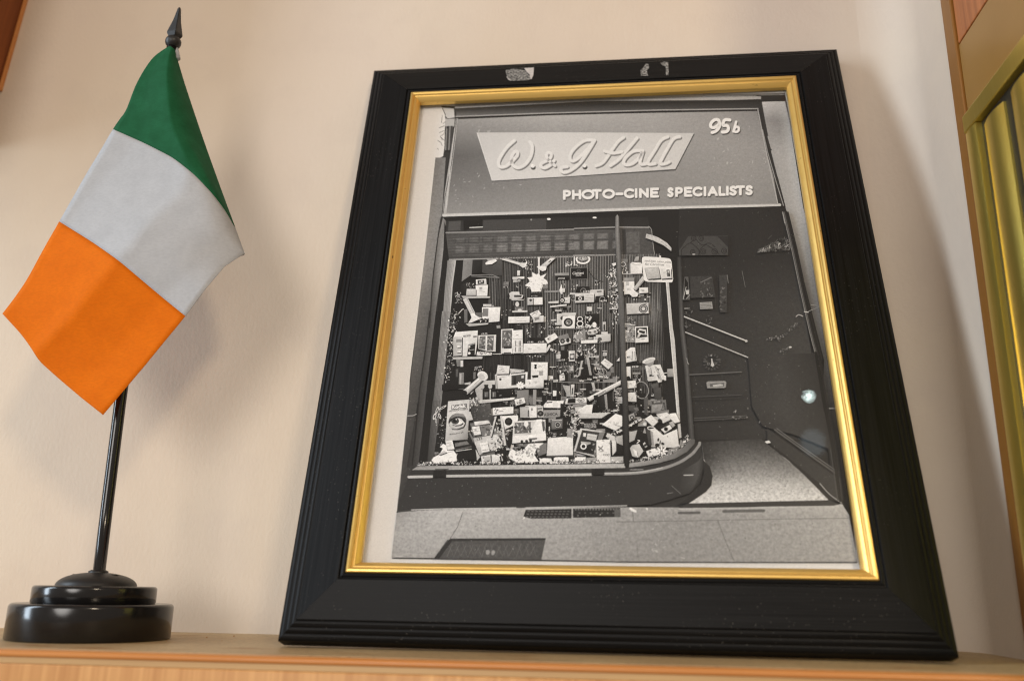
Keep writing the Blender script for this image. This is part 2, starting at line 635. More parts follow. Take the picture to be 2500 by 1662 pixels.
# finial: ball and a square spearhead
bc = at(423, 104, PY) - Vector((PX, PY, 0))
tip = at(438.5, 19, PY) - Vector((PX, PY, 0))
ax = (tip - bc).normalized()
q = ax.to_track_quat('Z', 'Y').to_matrix().to_4x4()
bm = bmesh.new()
bmesh.ops.create_uvsphere(bm, u_segments=32, v_segments=20, radius=0.0041, matrix=Matrix.Translation(bc) @ Matrix.Diagonal((1, 1, 0.92, 1)))
me = bpy.data.meshes.new('finial_ball'); bm.to_mesh(me); bm.free(); me.materials.append(M_PLASTIC_D)
for p in me.polygons: p.use_smooth = True
o = bpy.data.objects.new('finial_ball', me); COL.objects.link(o); o.parent = fl
bm = bmesh.new()
L = (tip - bc).length
rot45 = Matrix.Rotation(radians(33), 4, 'Z')
rings = [(0.0030, 0.0028), (0.0042, 0.0048), (0.0041, 0.0054), (0.0022, 0.6 * L), (0.0010, L * 0.96), (0.0006, L)]
vs = []
for r, z in rings:
    vs.append([bm.verts.new(Matrix.Translation(bc) @ q @ rot45 @ Vector((r * cos(pi / 2 * k), r * sin(pi / 2 * k), z))) for k in range(4)])
for a, b in zip(vs[:-1], vs[1:]):
    for k in range(4):
        bm.faces.new((a[k], a[(k + 1) % 4], b[(k + 1) % 4], b[k]))
bm.faces.new(vs[0][::-1]); bm.faces.new(vs[-1])
bmesh.ops.bevel(bm, geom=bm.edges[:], offset=0.00025, segments=2, affect='EDGES')
me = bpy.data.meshes.new('finial_spike'); bm.to_mesh(me); bm.free(); me.materials.append(M_PLASTIC_D)
o = bpy.data.objects.new('finial_spike', me); COL.objects.link(o); o.parent = fl

# cloth: rows run across the flag from its upper edge to its lower edge
ROWS = [
    [(407, 117), (416, 113), (425, 120)],
    [(371, 145), (398, 140), (433, 150)],
    [(335, 202), (390, 203), (452, 214)],
    [(309, 267), (372, 288), (430, 306), (492, 335)],
    [(293, 291), (364, 319), (428, 348), (480, 385), (532, 448)],
    [(276, 316), (353, 350), (424, 386), (475, 427), (520, 475), (552, 518), (570, 551)],
    [(243, 372), (330, 412), (410, 457), (470, 503), (530, 557), (570, 600), (596, 618)],
    [(211, 425), (300, 475), (390, 532), (450, 580), (505, 628), (548, 650)],
    [(178, 483), (270, 540), (360, 602), (420, 650), (470, 692), (502, 704)],
    [(145, 541), (230, 594), (291, 637), (350, 687), (405, 733), (452, 771)],
    [(104, 613), (185, 665), (242, 702), (300, 755), (350, 795), (402, 832)],
    [(68, 679), (135, 735), (190, 776), (250, 828), (300, 868), (352, 893)],
    [(38, 724), (95, 785), (140, 827), (205, 882), (255, 922), (302, 952)],
    [(6, 766), (53, 817), (78, 852), (95, 881), (148, 928), (200, 972), (251, 1012)],
]
NC = 33


def resample(pl, n):
    d = [0]
    for a, b in zip(pl[:-1], pl[1:]):
        d.append(d[-1] + math.dist(a, b))
    out = []
    for k in range(n):
        s = d[-1] * k / (n - 1)
        i = max(j for j in range(len(d) - 1) if d[j] <= s + 1e-9)
        f = (s - d[i]) / (d[i + 1] - d[i])
        out.append((pl[i][0] + f * (pl[i + 1][0] - pl[i][0]), pl[i][1] + f * (pl[i + 1][1] - pl[i][1])))
    # light smoothing keeps the ends
    for _ in range(2):
        out = [out[0]] + [((out[k - 1][0] + 2 * out[k][0] + out[k + 1][0]) / 4, (out[k - 1][1] + 2 * out[k][1] + out[k + 1][1]) / 4) for k in range(1, n - 1)] + [out[-1]]
    return out


RS = [resample(r, NC) for r in ROWS]


def cat(p0, p1, p2, p3, t):
    return tuple(0.5 * (2 * b + (c - a) * t + (2 * a - 5 * b + 4 * c - d) * t * t + (3 * b - a - 3 * c + d) * t ** 3) for a, b, c, d in zip(p0, p1, p2, p3))


SUB = 6
NR = len(RS)


def row_at(s):
    i = min(int(s), NR - 2)
    t = s - i
    seg0 = 0 if i < 5 else (5 if i < 9 else 9)       # keep the seams crisp
    i0, i3 = max(i - 1, 0), min(i + 2, NR - 1)
    out = []
    for k in range(NC):
        c_ = cat(RS[i0][k], RS[i][k], RS[i + 1][k], RS[i3][k], t)
        wl = max(0.0, (k - NC + 9) / 8.0) if 4.5 < s < 8 else 0.0      # the hem corner stays pointed
        out.append(tuple(c_[j] * (1 - wl) + (RS[i][k][j] * (1 - t) + RS[i + 1][k][j] * t) * wl for j in (0, 1)))
    return out


def crease(s):
    return 0.40 + 0.0 if s > 13 else (0.35 + (13 - s) * 0.0225 if s > 5 else 0.53 + (5 - s) * 0.03)


def depth(s, tt):
    tc = crease(s)
    amp = 0.0020 + 0.0030 * min(1, max(0, (s - 2) / 6))
    y = -0.0745 - 0.004 * (s / 13)
    d = abs(tt - tc)
    y += amp * (min(1.0, d * 2.6) * 0.75 + 0.25 * (1 - math.exp(-d * 7.0))) * (1.7 if tt < tc else 0.9) - amp
    # the cloth turns away at the right fold
    wgt = max(0.0, min(1.0, (8.0 - s) / 3.0))
    y += wgt * 0.013 * max(0, (tt - 0.55) / 0.45) ** 2.6
    # slow waves
    y += 0.0007 * sin(6 * tt + 0.9 * s) * min(1, s / 3) + 0.0003 * sin(2.1 * s + 2 * tt)
    # upper edge bends forward a little near the fly corner
    y -= 0.005 * max(0, (s - 8) / 5) * max(0, 0.3 - tt) / 0.3
    if s < 2.0:
        y = y * (s / 2) + (PY - 0.0032) * (1 - s / 2)
    return y


def stripe(name, s0, s1, mat):
    V, F = [], []
    nr = int((s1 - s0) * SUB) + 1
    cols = NC + 7
    for i in range(nr):
        s = s0 + (s1 - s0) * i / (nr - 1)
        R = row_at(s)
        pts = []
        for k in range(NC):
            tt = k / (NC - 1)
            pts.append(at(R[k][0], R[k][1], depth(s, tt)))
        # roll the hoist side round behind the fold
        wgt = max(0.0, min(1.0, (6.2 - s) / 1.2)) * min(1, 0.15 + s / 4)
        last = pts[-1]
        tang = (pts[-1] - pts[-4])
        tang = tang.normalized() if tang.length > 1e-6 else Vector((1, 0, 0))
        for k in range(1, 8):
            a = k / 7 * 2.6
            r = 0.0042 * wgt + 1e-5 * k
            pts.append(last + Vector((r * (sin(a) * 0.25 - (1 - cos(a)) * 0.9), r * a * 1.1, -r * 0.15 * a)))
        V += [p - Vector((PX, PY, 0)) for p in pts]
    for i in range(nr - 1):
        for k in range(cols - 1):
            F.append((i * cols + k, (i + 1) * cols + k, (i + 1) * cols + k + 1, i * cols + k + 1))
    o = mesh_obj(name, V, F, mat, fl, True)
    md = o.modifiers.new('thickness', 'SOLIDIFY')
    md.thickness = 0.00028
    md.offset = 0
    return o


stripe('green_stripe', 0.0, 5.0, M_GREEN)
stripe('white_stripe', 5.0, 9.0, M_WHITE)
stripe('orange_stripe', 9.0, 13.0, M_ORANGE)
# white hoist sleeve showing at the top of the pole
a, b = at(427, 118, PY + 0.001), at(433, 145, PY + 0.001)
off = Vector((PX, PY, 0))
tube('hoist_sleeve', [a - off, (a + b) / 2 - off, b - off], 0.0017, M_WHITE, fl, 14)

# ------------------------------------------------------------------ picture frame
LEAN, FX, FB, FWID, FHEI = 0.2546, 0.0168, 0.0821, 0.265, 0.3254
pf = empty('picture_frame', (FX, -FB, 0))
# local axes of the frame: x across, y up its face, z out of its face
fm = Matrix(((1, 0, 0), (0, sin(LEAN), -cos(LEAN)), (0, cos(LEAN), sin(LEAN)))).to_4x4()
fm.translation = Vector((FX, -FB, 0.0004))
pf.matrix_world = fm
tag(pf, 'black frame with gold inner edge around a black and white shopfront photograph', 'picture frame')

PROF = [(0.0, 0.0), (0.0, 0.0080), (0.0003, 0.0089)]


def reed(s0, s1, w0, w1):
    out = []
    for k in range(0, 7):
        f = k / 6
        out.append((s0 + (s1 - s0) * f, w0 + (w1 - w0) * f + 0.00042 * sin(pi * f) ** 0.7))
    return out


PROF += reed(0.0003, 0.0026, 0.0087, 0.0098)
PROF += reed(0.0027, 0.0050, 0.0098, 0.0109)
PROF += reed(0.0051, 0.0074, 0.0109, 0.0119)
PROF += [(0.0076, 0.0119), (0.0077, 0.0126), (0.0080, 0.0129), (0.0235, 0.0159), (0.0238, 0.0158), (0.0242, 0.0151), (0.0246, 0.0151)]
PROF += [(0.0248, 0.0157), (0.0254, 0.0160), (0.0261, 0.0158), (0.0264, 0.0150), (0.0264, 0.0060), (0.004, 0.0), (0.0, 0.0)]
GPROF = [(0.0265, 0.0105), (0.0265, 0.0158), (0.0269, 0.0163), (0.0276, 0.0164), (0.0283, 0.0159), (0.0287, 0.0151), (0.0290, 0.0149), (0.0293, 0.0150),
         (0.0297, 0.0149), (0.0306, 0.0141), (0.0312, 0.0133), (0.0316, 0.0127), (0.0316, 0.0105), (0.0265, 0.0105)]


def rails(name, prof, mat):
    hw = FWID / 2
    corners = [((-hw, 0), (hw, 0), (0, 1)), ((hw, 0), (hw, FHEI), (-1, 0)), ((hw, FHEI), (-hw, FHEI), (0, -1)), ((-hw, FHEI), (-hw, 0), (1, 0))]
    res = []
    for ci, (a, b, nrm) in enumerate(corners):
        dx, dy = b[0] - a[0], b[1] - a[1]
        L = math.hypot(dx, dy)
        dx, dy = dx / L, dy / L
        V, F, UV = [], [], []
        n = len(prof)
        acc = [0]
        for p, q_ in zip(prof[:-1], prof[1:]):
            acc.append(acc[-1] + math.dist(p, q_))
        NS = 2
        eps = 0.00004
        for end in range(NS):
            for s, w_ in prof:
                inset = s + eps if end == 0 else L - s - eps
                V.append((a[0] + dx * inset + nrm[0] * s, a[1] + dy * inset + nrm[1] * s, w_))
        for i in range(n - 1):
            F.append((i, n + i, n + i + 1, i + 1))
            s_i, s_j = prof[i][0], prof[i + 1][0]
            off_ = ci * 1.37
            UV += [(s_i + off_, acc[i]), (L - s_i + off_, acc[i]), (L - s_j + off_, acc[i + 1]), (s_j + off_, acc[i + 1])]
        o = mesh_obj(name, V, F, mat, pf, False, UV)
        # sharp mitres, soft curves
        for p in o.data.polygons:
            p.use_smooth = True
        o.data.set_sharp_from_angle(angle=radians(24))
        res.append(o)
    return res


rails('frame_rail', PROF, M_BLACK)
rails('gold_slip', GPROF, M_GOLD)
box('backing_board', (-FWID / 2 + 0.006, 0.006, 0.0008), (FWID / 2 - 0.006, FHEI - 0.006, 0.0040), M_BOARD, pf)
GU, GV0, GV1 = FWID / 2 - 0.0290, 0.0290, FHEI - 0.0290
box('glass', (-GU, GV0, 0.0095), (GU, GV1, 0.0104), M_GLASS, pf)


def on_frame(x, y, wz):
    """frame coordinates of photograph pixel x, y on the plane at height wz above the frame's back"""
    d = ray(x, y)
    nrm = Vector((0, -cos(LEAN), sin(LEAN)))
    up = Vector((0, sin(LEAN), cos(LEAN)))
    o = Vector((FX, -FB, 0.0004))
    tq = ((o + wz * nrm - CAM) @ nrm) / (d @ nrm) if False else ((o + wz * nrm - CAM).dot(nrm)) / d.dot(nrm)
    P = CAM + d * tq - o
    return P.x, P.dot(up)


# torn tape and label remains on the top rail
def patch(name, pts, mat, parent, h=0.0165):

    def face_h(v):
        s = FHEI - v
        for (s0, w0), (s1, w1) in zip(PROF[:-1], PROF[1:]):
            if 0.0078 <= s0 <= s <= s1 + 1e-9:
                return w0 + (w1 - w0) * (s - s0) / max(s1 - s0, 1e-9)
        return 0.0150
    uv = []
    for x, y in pts:
        h_ = 0.0140
        for _ in range(3):
            p_ = on_frame(x, y, h_)
            h_ = face_h(p_[1])
        uv.append((p_[0], min(p_[1], FHEI - 0.0084)))
    V = [(x, y, face_h(y) + 0.00012) for x, y in uv]
    m = len(V)
    tri = tessellate_polygon([[Vector((p[0], p[1], 0)) for p in V]])
    # draped in small steps: split by a grid of points would be overkill, so lay it as a fan with thickness
    V2 = V + [(x, y, z + 0.00012) for x, y, z in V]
    F = [tuple(t_) for t_ in tri] + [tuple(m + i for i in t_) for t_ in tri]
    F += [(i, (i + 1) % m, m + (i + 1) % m, m + i) for i in range(m)]
    o = mesh_obj(name, V2, F, mat, parent)
    bm = bmesh.new(); bm.from_mesh(o.data); bmesh.ops.recalc_face_normals(bm, faces=bm.faces); bm.to_mesh(o.data); bm.free()
    return o


def z4(pts, ox, oy, k):
    return [(ox + x * k, oy + y * k) for x, y in pts]


k4 = 600 / 2359
patch('tape_residue', z4([(1510, 265), (1590, 248), (1650, 258), (1700, 290), (1735, 330), (1755, 375), (1700, 385), (1560, 388), (1530, 350), (1515, 310)], 850, 100, k4), M_TAPE, pf)
patch('torn_label', z4([(1640, 225), (1700, 200), (1782, 198), (1778, 330), (1760, 372), (1738, 372), (1745, 330), (1715, 300), (1690, 265), (1645, 245)], 850, 100, k4), M_TORN, pf)
patch('tape_residue', z4([(1520, 345), (1545, 355), (1562, 372), (1558, 388), (1535, 372)], 850, 100, k4), M_TORN, pf)
patch('tape_residue', z4([(250, 285), (275, 265), (300, 225), (325, 222), (335, 265), (310, 290), (325, 340), (255, 342)], 1500, 100, k4), M_TAPE, pf)
patch('tape_residue', z4([(440, 215), (480, 185), (518, 185), (522, 335), (495, 335), (492, 250), (455, 235)], 1500, 100, k4), M_TAPE, pf)


# ------------------------------------------------------------------ the photograph inside the frame
# The print is a flat sheet. Its picture is drawn as flat shapes (tone 0-255) measured on the photograph and
# laid on the sheet; letters name the enlargement a point was measured in: origin x, origin y, scale.
REG = {'O': (0, 0, 1), 'A': (960, 180, 600 / 2352), 'B': (1460, 180, 600 / 2352), 'C': (980, 520, 420 / 2352),
       'D': (1350, 520, 420 / 2352), 'E': (1000, 760, 420 / 2352), 'F': (1350, 760, 420 / 2352), 'G': (960, 960, 420 / 2352),
       'H': (1340, 960, 420 / 2352), 'I': (1600, 500, 500 / 2063), 'J': (1600, 850, 540 / 2065), 'K': (930, 1100, 600 / 2359),
       'L': (1500, 1080, 660 / 2359)}
WP = 0.0078
STEP = 1.6e-7
PV, PF, PC = [], [], []
_z = [WP]
GOODS = [False]
pr_rng = random.Random(11)


def lin(tn):
    return min(0.86, max(0.006, max(0.0, tn / 255.0) ** 2.45 * 1.26 - 0.011))


def add_poly(pts, tones, grain=0.35):
    """pts in photograph pixels; tones one value or one for each point"""
    _z[0] += STEP
    b = len(PV)
    uv = [on_frame(x, y, WP) for x, y in pts]
    PV.extend((x, y, _z[0]) for x, y in uv)
    if not isinstance(tones, (list, tuple)):
        tones = [tones] * len(pts)
    if GOODS[0]:
        tones = [38 + (tn - 30) * 0.90 for tn in tones]
    for tn in tones:
        l_ = lin(tn)
        PC.append((l_, l_ * 0.99, l_ * 0.975, grain))
    if len(pts) == 3:
        PF.append((b, b + 1, b + 2))
    elif len(pts) == 4 and False:
        PF.append((b, b + 1, b + 2, b + 3))
    else:
        for tr_ in tessellate_polygon([[Vector((x, y, 0)) for x, y in uv]]):
            PF.append(tuple(b + i for i in tr_))


def R_(reg, x, y):
    ox, oy, k = REG[reg]
    return ox + x * k, oy + y * k


def pts_of(reg, s):
    out = []
    for w_ in s.split():
        r = reg
        if w_[0].isalpha():
            r, w_ = w_[0], w_[1:]
        x, y = w_.split(',')
        out.append(R_(r, float(x), float(y)))
    return out


p_rng = random.Random(31)


def P(reg, tone, s, grain=0.35):
    pts = pts_of(reg, s)
    if not GOODS[0] or reg not in 'CDEFGH' or len(pts) > 9:
        add_poly(pts, tone, grain)
        return
    # a thing in the shop window: a drop shadow drawn beside it, uneven light over it and, on pale cards and cartons, faint print
    xs = [p_[0] for p_ in pts]; ys = [p_[1] for p_ in pts]
    w_, h_ = max(xs) - min(xs), max(ys) - min(ys)
    if tone >= 175 and min(w_, h_) > 5:
        o_ = min(3.0, 0.12 * min(w_, h_) + 0.8)
        add_poly([(x + o_ * 0.7, y + o_) for x, y in pts], 30, 0.3)
    sl = p_rng.uniform(-1, 1)
    tn = []
    for x, y in pts:
        fx = (x - min(xs)) / max(w_, 1) - 0.5
        fy = (y - min(ys)) / max(h_, 1) - 0.5
        tn.append(max(22, min(248, tone + (26 * sl * fx - 20 * fy + p_rng.uniform(-7, 7)) * (1 if tone > 150 else 0.6))))
    add_poly(pts, tn, grain)
    if tone >= 200 and w_ > 13 and h_ > 10 and len(pts) == 4:
        (ax, ay), (bx, by), (cx, cy), (dx, dy) = pts

        def uv_(u, v):
            return ((ax * (1 - u) + bx * u) * (1 - v) + (dx * (1 - u) + cx * u) * v, (ay * (1 - u) + by * u) * (1 - v) + (dy * (1 - u) + cy * u) * v)
        for _ in range(p_rng.randint(1, 3)):
            u0, v0 = p_rng.uniform(0.08, 0.6), p_rng.uniform(0.12, 0.85)
            ln_ = p_rng.uniform(0.12, 0.32)
            stroke([uv_(u0, v0), uv_(u0 + ln_, v0)], p_rng.uniform(0.7, 1.5), tone - p_rng.uniform(40, 110), 0.3, False)
        if p_rng.random() < 0.5:
            u0, v0 = p_rng.uniform(0.08, 0.6), p_rng.uniform(0.1, 0.6)
            add_poly([uv_(u0, v0), uv_(u0 + 0.25, v0), uv_(u0 + 0.25, v0 + 0.25), uv_(u0, v0 + 0.25)], tone - p_rng.uniform(30, 120), 0.6)
        stroke([uv_(0, 1), uv_(1, 1)], 0.8, tone - 60, 0.3, False)


def Blob(reg, cx, cy, rx, ry, tone, bgt, rot=0, grain=0.3, n=20, core=0.25):
    """soft patch of tone that fades into the tone bgt"""
    c_, s_ = cos(radians(rot)), sin(radians(rot))

    def ring(k_):
        return [R_(reg, cx + k_ * (rx * cos(2 * pi * k / n) * c_ - ry * sin(2 * pi * k / n) * s_), cy + k_ * (rx * cos(2 * pi * k / n) * s_ + ry * sin(2 * pi * k / n) * c_)) for k in range(n)]
    _z[0] += STEP
    lev = [(0.02, tone), (core, tone), (0.5, tone * 0.55 + bgt * 0.45), (0.75, tone * 0.18 + bgt * 0.82), (1.0, bgt)]
    for (k0, t0), (k1, t1) in zip(lev[:-1], lev[1:]):
        a, b = ring(k0), ring(k1)
        for k in range(n):
            k2 = (k + 1) % n
            quad_flat([a[k], a[k2], b[k2], b[k]], [t0, t0, t1, t1], grain)


def stroke(pts, wd, tone, grain=0.3, caps=True):
    """polyline of width wd (pixels) with round ends"""
    n = len(pts)
    if n < 2:
        return
    Lf, Rt = [], []
    for i in range(n):
        a = pts[max(i - 1, 0)]
        b = pts[min(i + 1, n - 1)]
        dx, dy = b[0] - a[0], b[1] - a[1]
        L = math.hypot(dx, dy) or 1
        nx, ny = -dy / L * wd / 2, dx / L * wd / 2
        Lf.append((pts[i][0] + nx, pts[i][1] + ny))
        Rt.append((pts[i][0] - nx, pts[i][1] - ny))
    _z[0] += STEP
    for i in range(n - 1):
        quad_flat([Lf[i], Lf[i + 1], Rt[i + 1], Rt[i]], tone, grain)
    if caps:
        for c_ in (pts[0], pts[-1]):
            ring_pts = [(c_[0] + wd / 2 * cos(2 * pi * k / 10), c_[1] + wd / 2 * sin(2 * pi * k / 10)) for k in range(10)]
            add_poly(ring_pts, tone, grain)


def quad_flat(pts, tone, grain):
    b = len(PV)
    PV.extend((*on_frame(x, y, WP), _z[0]) for x, y in pts)
    tn = tone if isinstance(tone, (list, tuple)) else [tone] * 4
    for q_ in tn:
        l_ = lin(q_)
        PC.append((l_, l_ * 0.99, l_ * 0.975, grain))
    PF.append((b, b + 1, b + 2)); PF.append((b, b + 2, b + 3))


def smooth(pts, n=5):
    if len(pts) < 3:
        return pts
    out = []
    for i in range(len(pts) - 1):
        p0, p1, p2, p3 = pts[max(i - 1, 0)], pts[i], pts[i + 1], pts[min(i + 2, len(pts) - 1)]
        for k in range(n):
            out.append(cat(p0, p1, p2, p3, k / n))
    out.append(pts[-1])
    return out


def Ln(reg, tone, wd, s, sm=False, grain=0.3):
    p = pts_of(reg, s)
    stroke(smooth(p) if sm else p, wd * REG[reg][2], tone, grain)


def El(reg, tone, cx, cy, rx, ry=None, rot=0, n=26, grain=0.3):
    ry = ry or rx
    c_, s_ = cos(radians(rot)), sin(radians(rot))
    add_poly([R_(reg, cx + rx * cos(2 * pi * k / n) * c_ - ry * sin(2 * pi * k / n) * s_, cy + rx * cos(2 * pi * k / n) * s_ + ry * sin(2 * pi * k / n) * c_) for k in range(n)], tone, grain)


def Ring(reg, tone, cx, cy, rx, ry, wd, rot=0):
    c_, s_ = cos(radians(rot)), sin(radians(rot))
    n = 28
    stroke([R_(reg, cx + rx * cos(2 * pi * k / n) * c_ - ry * sin(2 * pi * k / n) * s_, cy + rx * cos(2 * pi * k / n) * s_ + ry * sin(2 * pi * k / n) * c_) for k in range(n + 1)], wd * REG[reg][2], tone, 0.3, False)


def Grad(reg, rows, tones, grain=0.5, nx=6, ny=3):
    """rows: list of polylines with equally many points; tones the same shape; smooth shading between"""
    _z[0] += STEP
    R2 = [pts_of(reg, r) for r in rows]
    h, wn = len(R2), len(R2[0])
    for i in range(h - 1):
        for j in range(wn - 1):
            for a in range(ny):
                for b in range(nx):
                    qd, tq = [], []
                    for (aa, bb) in ((a, b), (a, b + 1), (a + 1, b + 1), (a + 1, b)):
                        u_, v_ = bb / nx, aa / ny

                        def bl(f):
                            return (f(i, j) * (1 - u_) + f(i, j + 1) * u_) * (1 - v_) + (f(i + 1, j) * (1 - u_) + f(i + 1, j + 1) * u_) * v_
                        qd.append((bl(lambda p_, q_: R2[p_][q_][0]), bl(lambda p_, q_: R2[p_][q_][1])))
                        tq.append(bl(lambda p_, q_: tones[p_][q_]))
                    quad_flat(qd, tq, grain)


_glyphs = {}


def glyph_mesh(txt, bold, shear=0.0):
    key = (txt, bold, shear)
    if key not in _glyphs:
        cu = bpy.data.curves.new('lettering', 'FONT')
        cu.body = txt
        cu.offset = bold
        cu.shear = shear
        cu.resolution_u = 3
        ob = bpy.data.objects.new('lettering', cu)
        COL.objects.link(ob)
        bpy.context.view_layer.update()
        me_ = bpy.data.meshes.new_from_object(ob.evaluated_get(bpy.context.evaluated_depsgraph_get()))
        me_.calc_loop_triangles()
        vs_ = [(v_.co.x, v_.co.y) for v_ in me_.vertices]
        ts_ = [tuple(t_.vertices) for t_ in me_.loop_triangles]
        bpy.data.objects.remove(ob)
        bpy.data.curves.remove(cu)
        bpy.data.meshes.remove(me_)
        _glyphs[key] = (vs_, ts_)
    return _glyphs[key]


def Text(reg, tone, txt, x0, y0, x1, y1, h, bold=0.01, shear=0.0):
    """text from x0, y0 to x1, y1 along its baseline, capitals h high"""
    vs_, ts_ = glyph_mesh(txt, bold, shear)
    if not vs_:
        return
    mx = max(v_[0] for v_ in vs_); mn = min(v_[0] for v_ in vs_)
    _z[0] += STEP
    b = len(PV)
    dx, dy = x1 - x0, y1 - y0
    L = math.hypot(dx, dy)
    ux, uy = dx / L, dy / L
    k = h / 0.69
    for X, Y in vs_:
        f = (X - mn) / (mx - mn) * L
        px_, py_ = R_(reg, x0 + ux * f + uy * Y * k, y0 + uy * f - ux * Y * k)
        PV.append((*on_frame(px_, py_, WP), _z[0]))
        l_ = lin(tone)
        PC.append((l_, l_ * 0.99, l_ * 0.975, 0.3))
    PF.extend(tuple(b + i for i in t_) for t_ in ts_)


def bits(reg, x0, y0, x1, y1, n, size, tones, seed=0, elong=2.2):
    """loose small flecks (tinsel, clutter) in a rectangle of an enlargement"""
    r = random.Random(seed * 77 + n)
    for _ in range(n):
        cx, cy = r.uniform(x0, x1), r.uniform(y0, y1)
        a = r.uniform(0, pi)
        l_ = size * r.uniform(0.5, 1.3)
        w_ = l_ / r.uniform(1.2, elong)
        c_, s_ = cos(a), sin(a)
        q_ = [(-l_, 0), (-0.2 * l_, -w_ * r.uniform(0.4, 1)), (l_, r.uniform(-0.3, 0.3) * w_), (0.1 * l_, w_ * r.uniform(0.4, 1))]
        add_poly([R_(reg, cx + x * c_ - y * s_, cy + x * s_ + y * c_) for x, y in q_], r.choice(tones), 0.2)


def along(reg, s, n, spread, size, tones, seed=0):
    p = smooth(pts_of(reg, s), 8)
    k = REG[reg][2]
    r = random.Random(seed + 5)
    for _ in range(n):
        i = r.randrange(len(p) - 1)
        f = r.random()
        cx = p[i][0] + f * (p[i + 1][0] - p[i][0]) + r.gauss(0, spread * k * 0.5)
        cy = p[i][1] + f * (p[i + 1][1] - p[i][1]) + r.gauss(0, spread * k * 0.5)
        a = r.uniform(0, pi)
        l_ = size * k * r.uniform(0.5, 1.4)
        w_ = l_ / r.uniform(1.3, 3)
        c_, s_ = cos(a), sin(a)
        add_poly([(cx + x * c_ - y * s_, cy + x * s_ + y * c_) for x, y in ((-l_, 0), (0, -w_), (l_, 0), (0, w_))], r.choice(tones), 0.2)


# --- sheet and the picture area on it
add_poly([(985, 215), (1960, 180), (2170, 1420), (830, 1420)], 213, 0.06)
P('O', 64, 'A470,318 A1400,268 B0,238 B1790,205 B2030,1568 J1600,0 J1830,1500 L2120,1050 L0,1046 K2359,1070 K108,1035 K210,0 G60,1568 G218,0 E0,950 E115,0 A325,1568 A405,805 A440,808 A478,790 A490,700 A495,500 A500,400')
# --- left stone, pilaster and window jamb
Grad('O', ['1063,385 1088,385', '1048,525 1079,525', '1034.5,645 1062,645', '1020.5,760 1049,760', '999,960 1023,960', '971,1240 993,1240'],
     [[118, 128], [140, 132], [142, 128], [118, 100], [90, 80], [72, 62]], 0.6)
Grad('O', ['1083,525 1090,525', '1066,600 1086,600', '1062,645 1080,645', '1049,760 1064,760', '1023,960 1046,960', '993,1140 1022,1140'],
     [[150, 95], [112, 150], [110, 158], [82, 112], [68, 92], [58, 78]], 0.5)
# --- fascia
Grad('O', ['1119,291 1350,281 1600,276 1849,271', '1108,380 1340,372 1610,366 1868,360', '1098,460 1330,450 1630,440 1888,430', '1089,523 1320,516 1650,507 1900,499'],
     [[148, 168, 160, 138], [104, 128, 146, 150], [122, 134, 140, 146], [142, 144, 140, 138]], 0.32, 8, 5)
bits('A', 640, 450, 1400, 560, 9, 22, [152, 160], 3, 3)
bits('B', 60, 400, 1450, 560, 14, 14, [158, 165], 4, 3)
bits('B', 1080, 600, 1650, 1060, 30, 15, [158, 165, 172], 5, 3)
bits('A', 540, 950, 1250, 1290, 26, 14, [150, 168, 180], 6, 4)
# mouldings round the fascia
P('A', 172, '590,296 B0,235 B1560,215 B1560,252 B0,262 A590,334')
Grad('O', ['A595,340 A1500,300 B560,275 B1560,245', 'A605,404 A1500,372 B560,345 B1545,328'], [[62, 58, 56, 50], [112, 92, 80, 70]], 0.4)
Ln('O', 160, 2.6, 'A600,411 A1500,378 B560,350 B1530,336')
Ln('O', 46, 3.6, 'A618,430 A1500,393 B560,368 B1520,352')
P('A', 190, '470,326 580,336 588,420 520,432 498,400', 0.2)
P('A', 172, '500,432 590,430 582,505 515,512 492,500', 0.2)
P('A', 86, '505,505 570,500 555,745 495,745', 0.2)
for k in range(4):
    Ln('A', (140, 70)[k % 2], 10, f'{512+k*16},505 {500+k*16},740')
Ln('A', 60, 7, '470,330 498,392 500,425 520,432 590,428')
Ln('A', 54, 10, '465,318 560,318')
El('A', 50, 520, 516, 10)
Ln('A', 52, 16, '500,742 545,740')
P('A', 168, '600,430 622,430 508,1345 470,1365 490,1150')
Ln('A', 70, 6, '608,432 560,850 495,1180 480,1340')
Ln('A', 196, 5, '590,520 545,900 505,1290')
Ln('A', 54, 5, '545,700 510,960 465,1360')
# handwriting on the white edge of the print
for s in ('470,400 462,470', '500,460 478,480', '445,565 490,545 485,580 450,600 470,635', '425,640 455,660 470,690', '440,520 490,500', '425,715 432,728', '455,610 490,640'):
    Ln('A', 96, 5, s)
# right pilaster
Grad('O', ['B1568,272 B1680,268 B1790,266', 'B1600,450 B1720,450 B1830,450', 'B1660,760 B1780,760 B1880,760', 'B1790,1270 B1880,1270 B1962,1270', 'I1380,400 I1480,400 I1590,400', 'I1480,800 I1560,800 I1640,800', 'I1570,1200 I1630,1200 I1690,1200', 'J1540,200 J1590,200 J1640,200', 'J1625,700 J1670,700 J1708,700', 'J1740,1450 J1790,1450 J1826,1450'],
     [[196, 190, 186], [150, 138, 172], [164, 172, 190], [158, 172, 188], [118, 150, 166], [86, 130, 142], [76, 110, 124], [64, 92, 104], [54, 70, 82], [60, 66, 78]], 0.35)
P('B', 58, '1560,335 1570,270 1790,262 1790,240 1560,248')
Ln('B', 60, 10, '1520,212 1560,215 1570,240 1790,235')
Ln('B', 172, 9, '1530,345 1620,800 1722,1250')
Ln('B', 58, 12, '1552,335 1580,520 1640,760 1720,1010 1790,1275')
Ln('B', 150, 8, '1575,540 1625,760 1700,1020 1775,1262')
Ln('B', 62, 9, '1572,360 1590,470 1618,590 1660,735 1640,720')
Ln('B', 168, 6, '1625,600 1658,720')
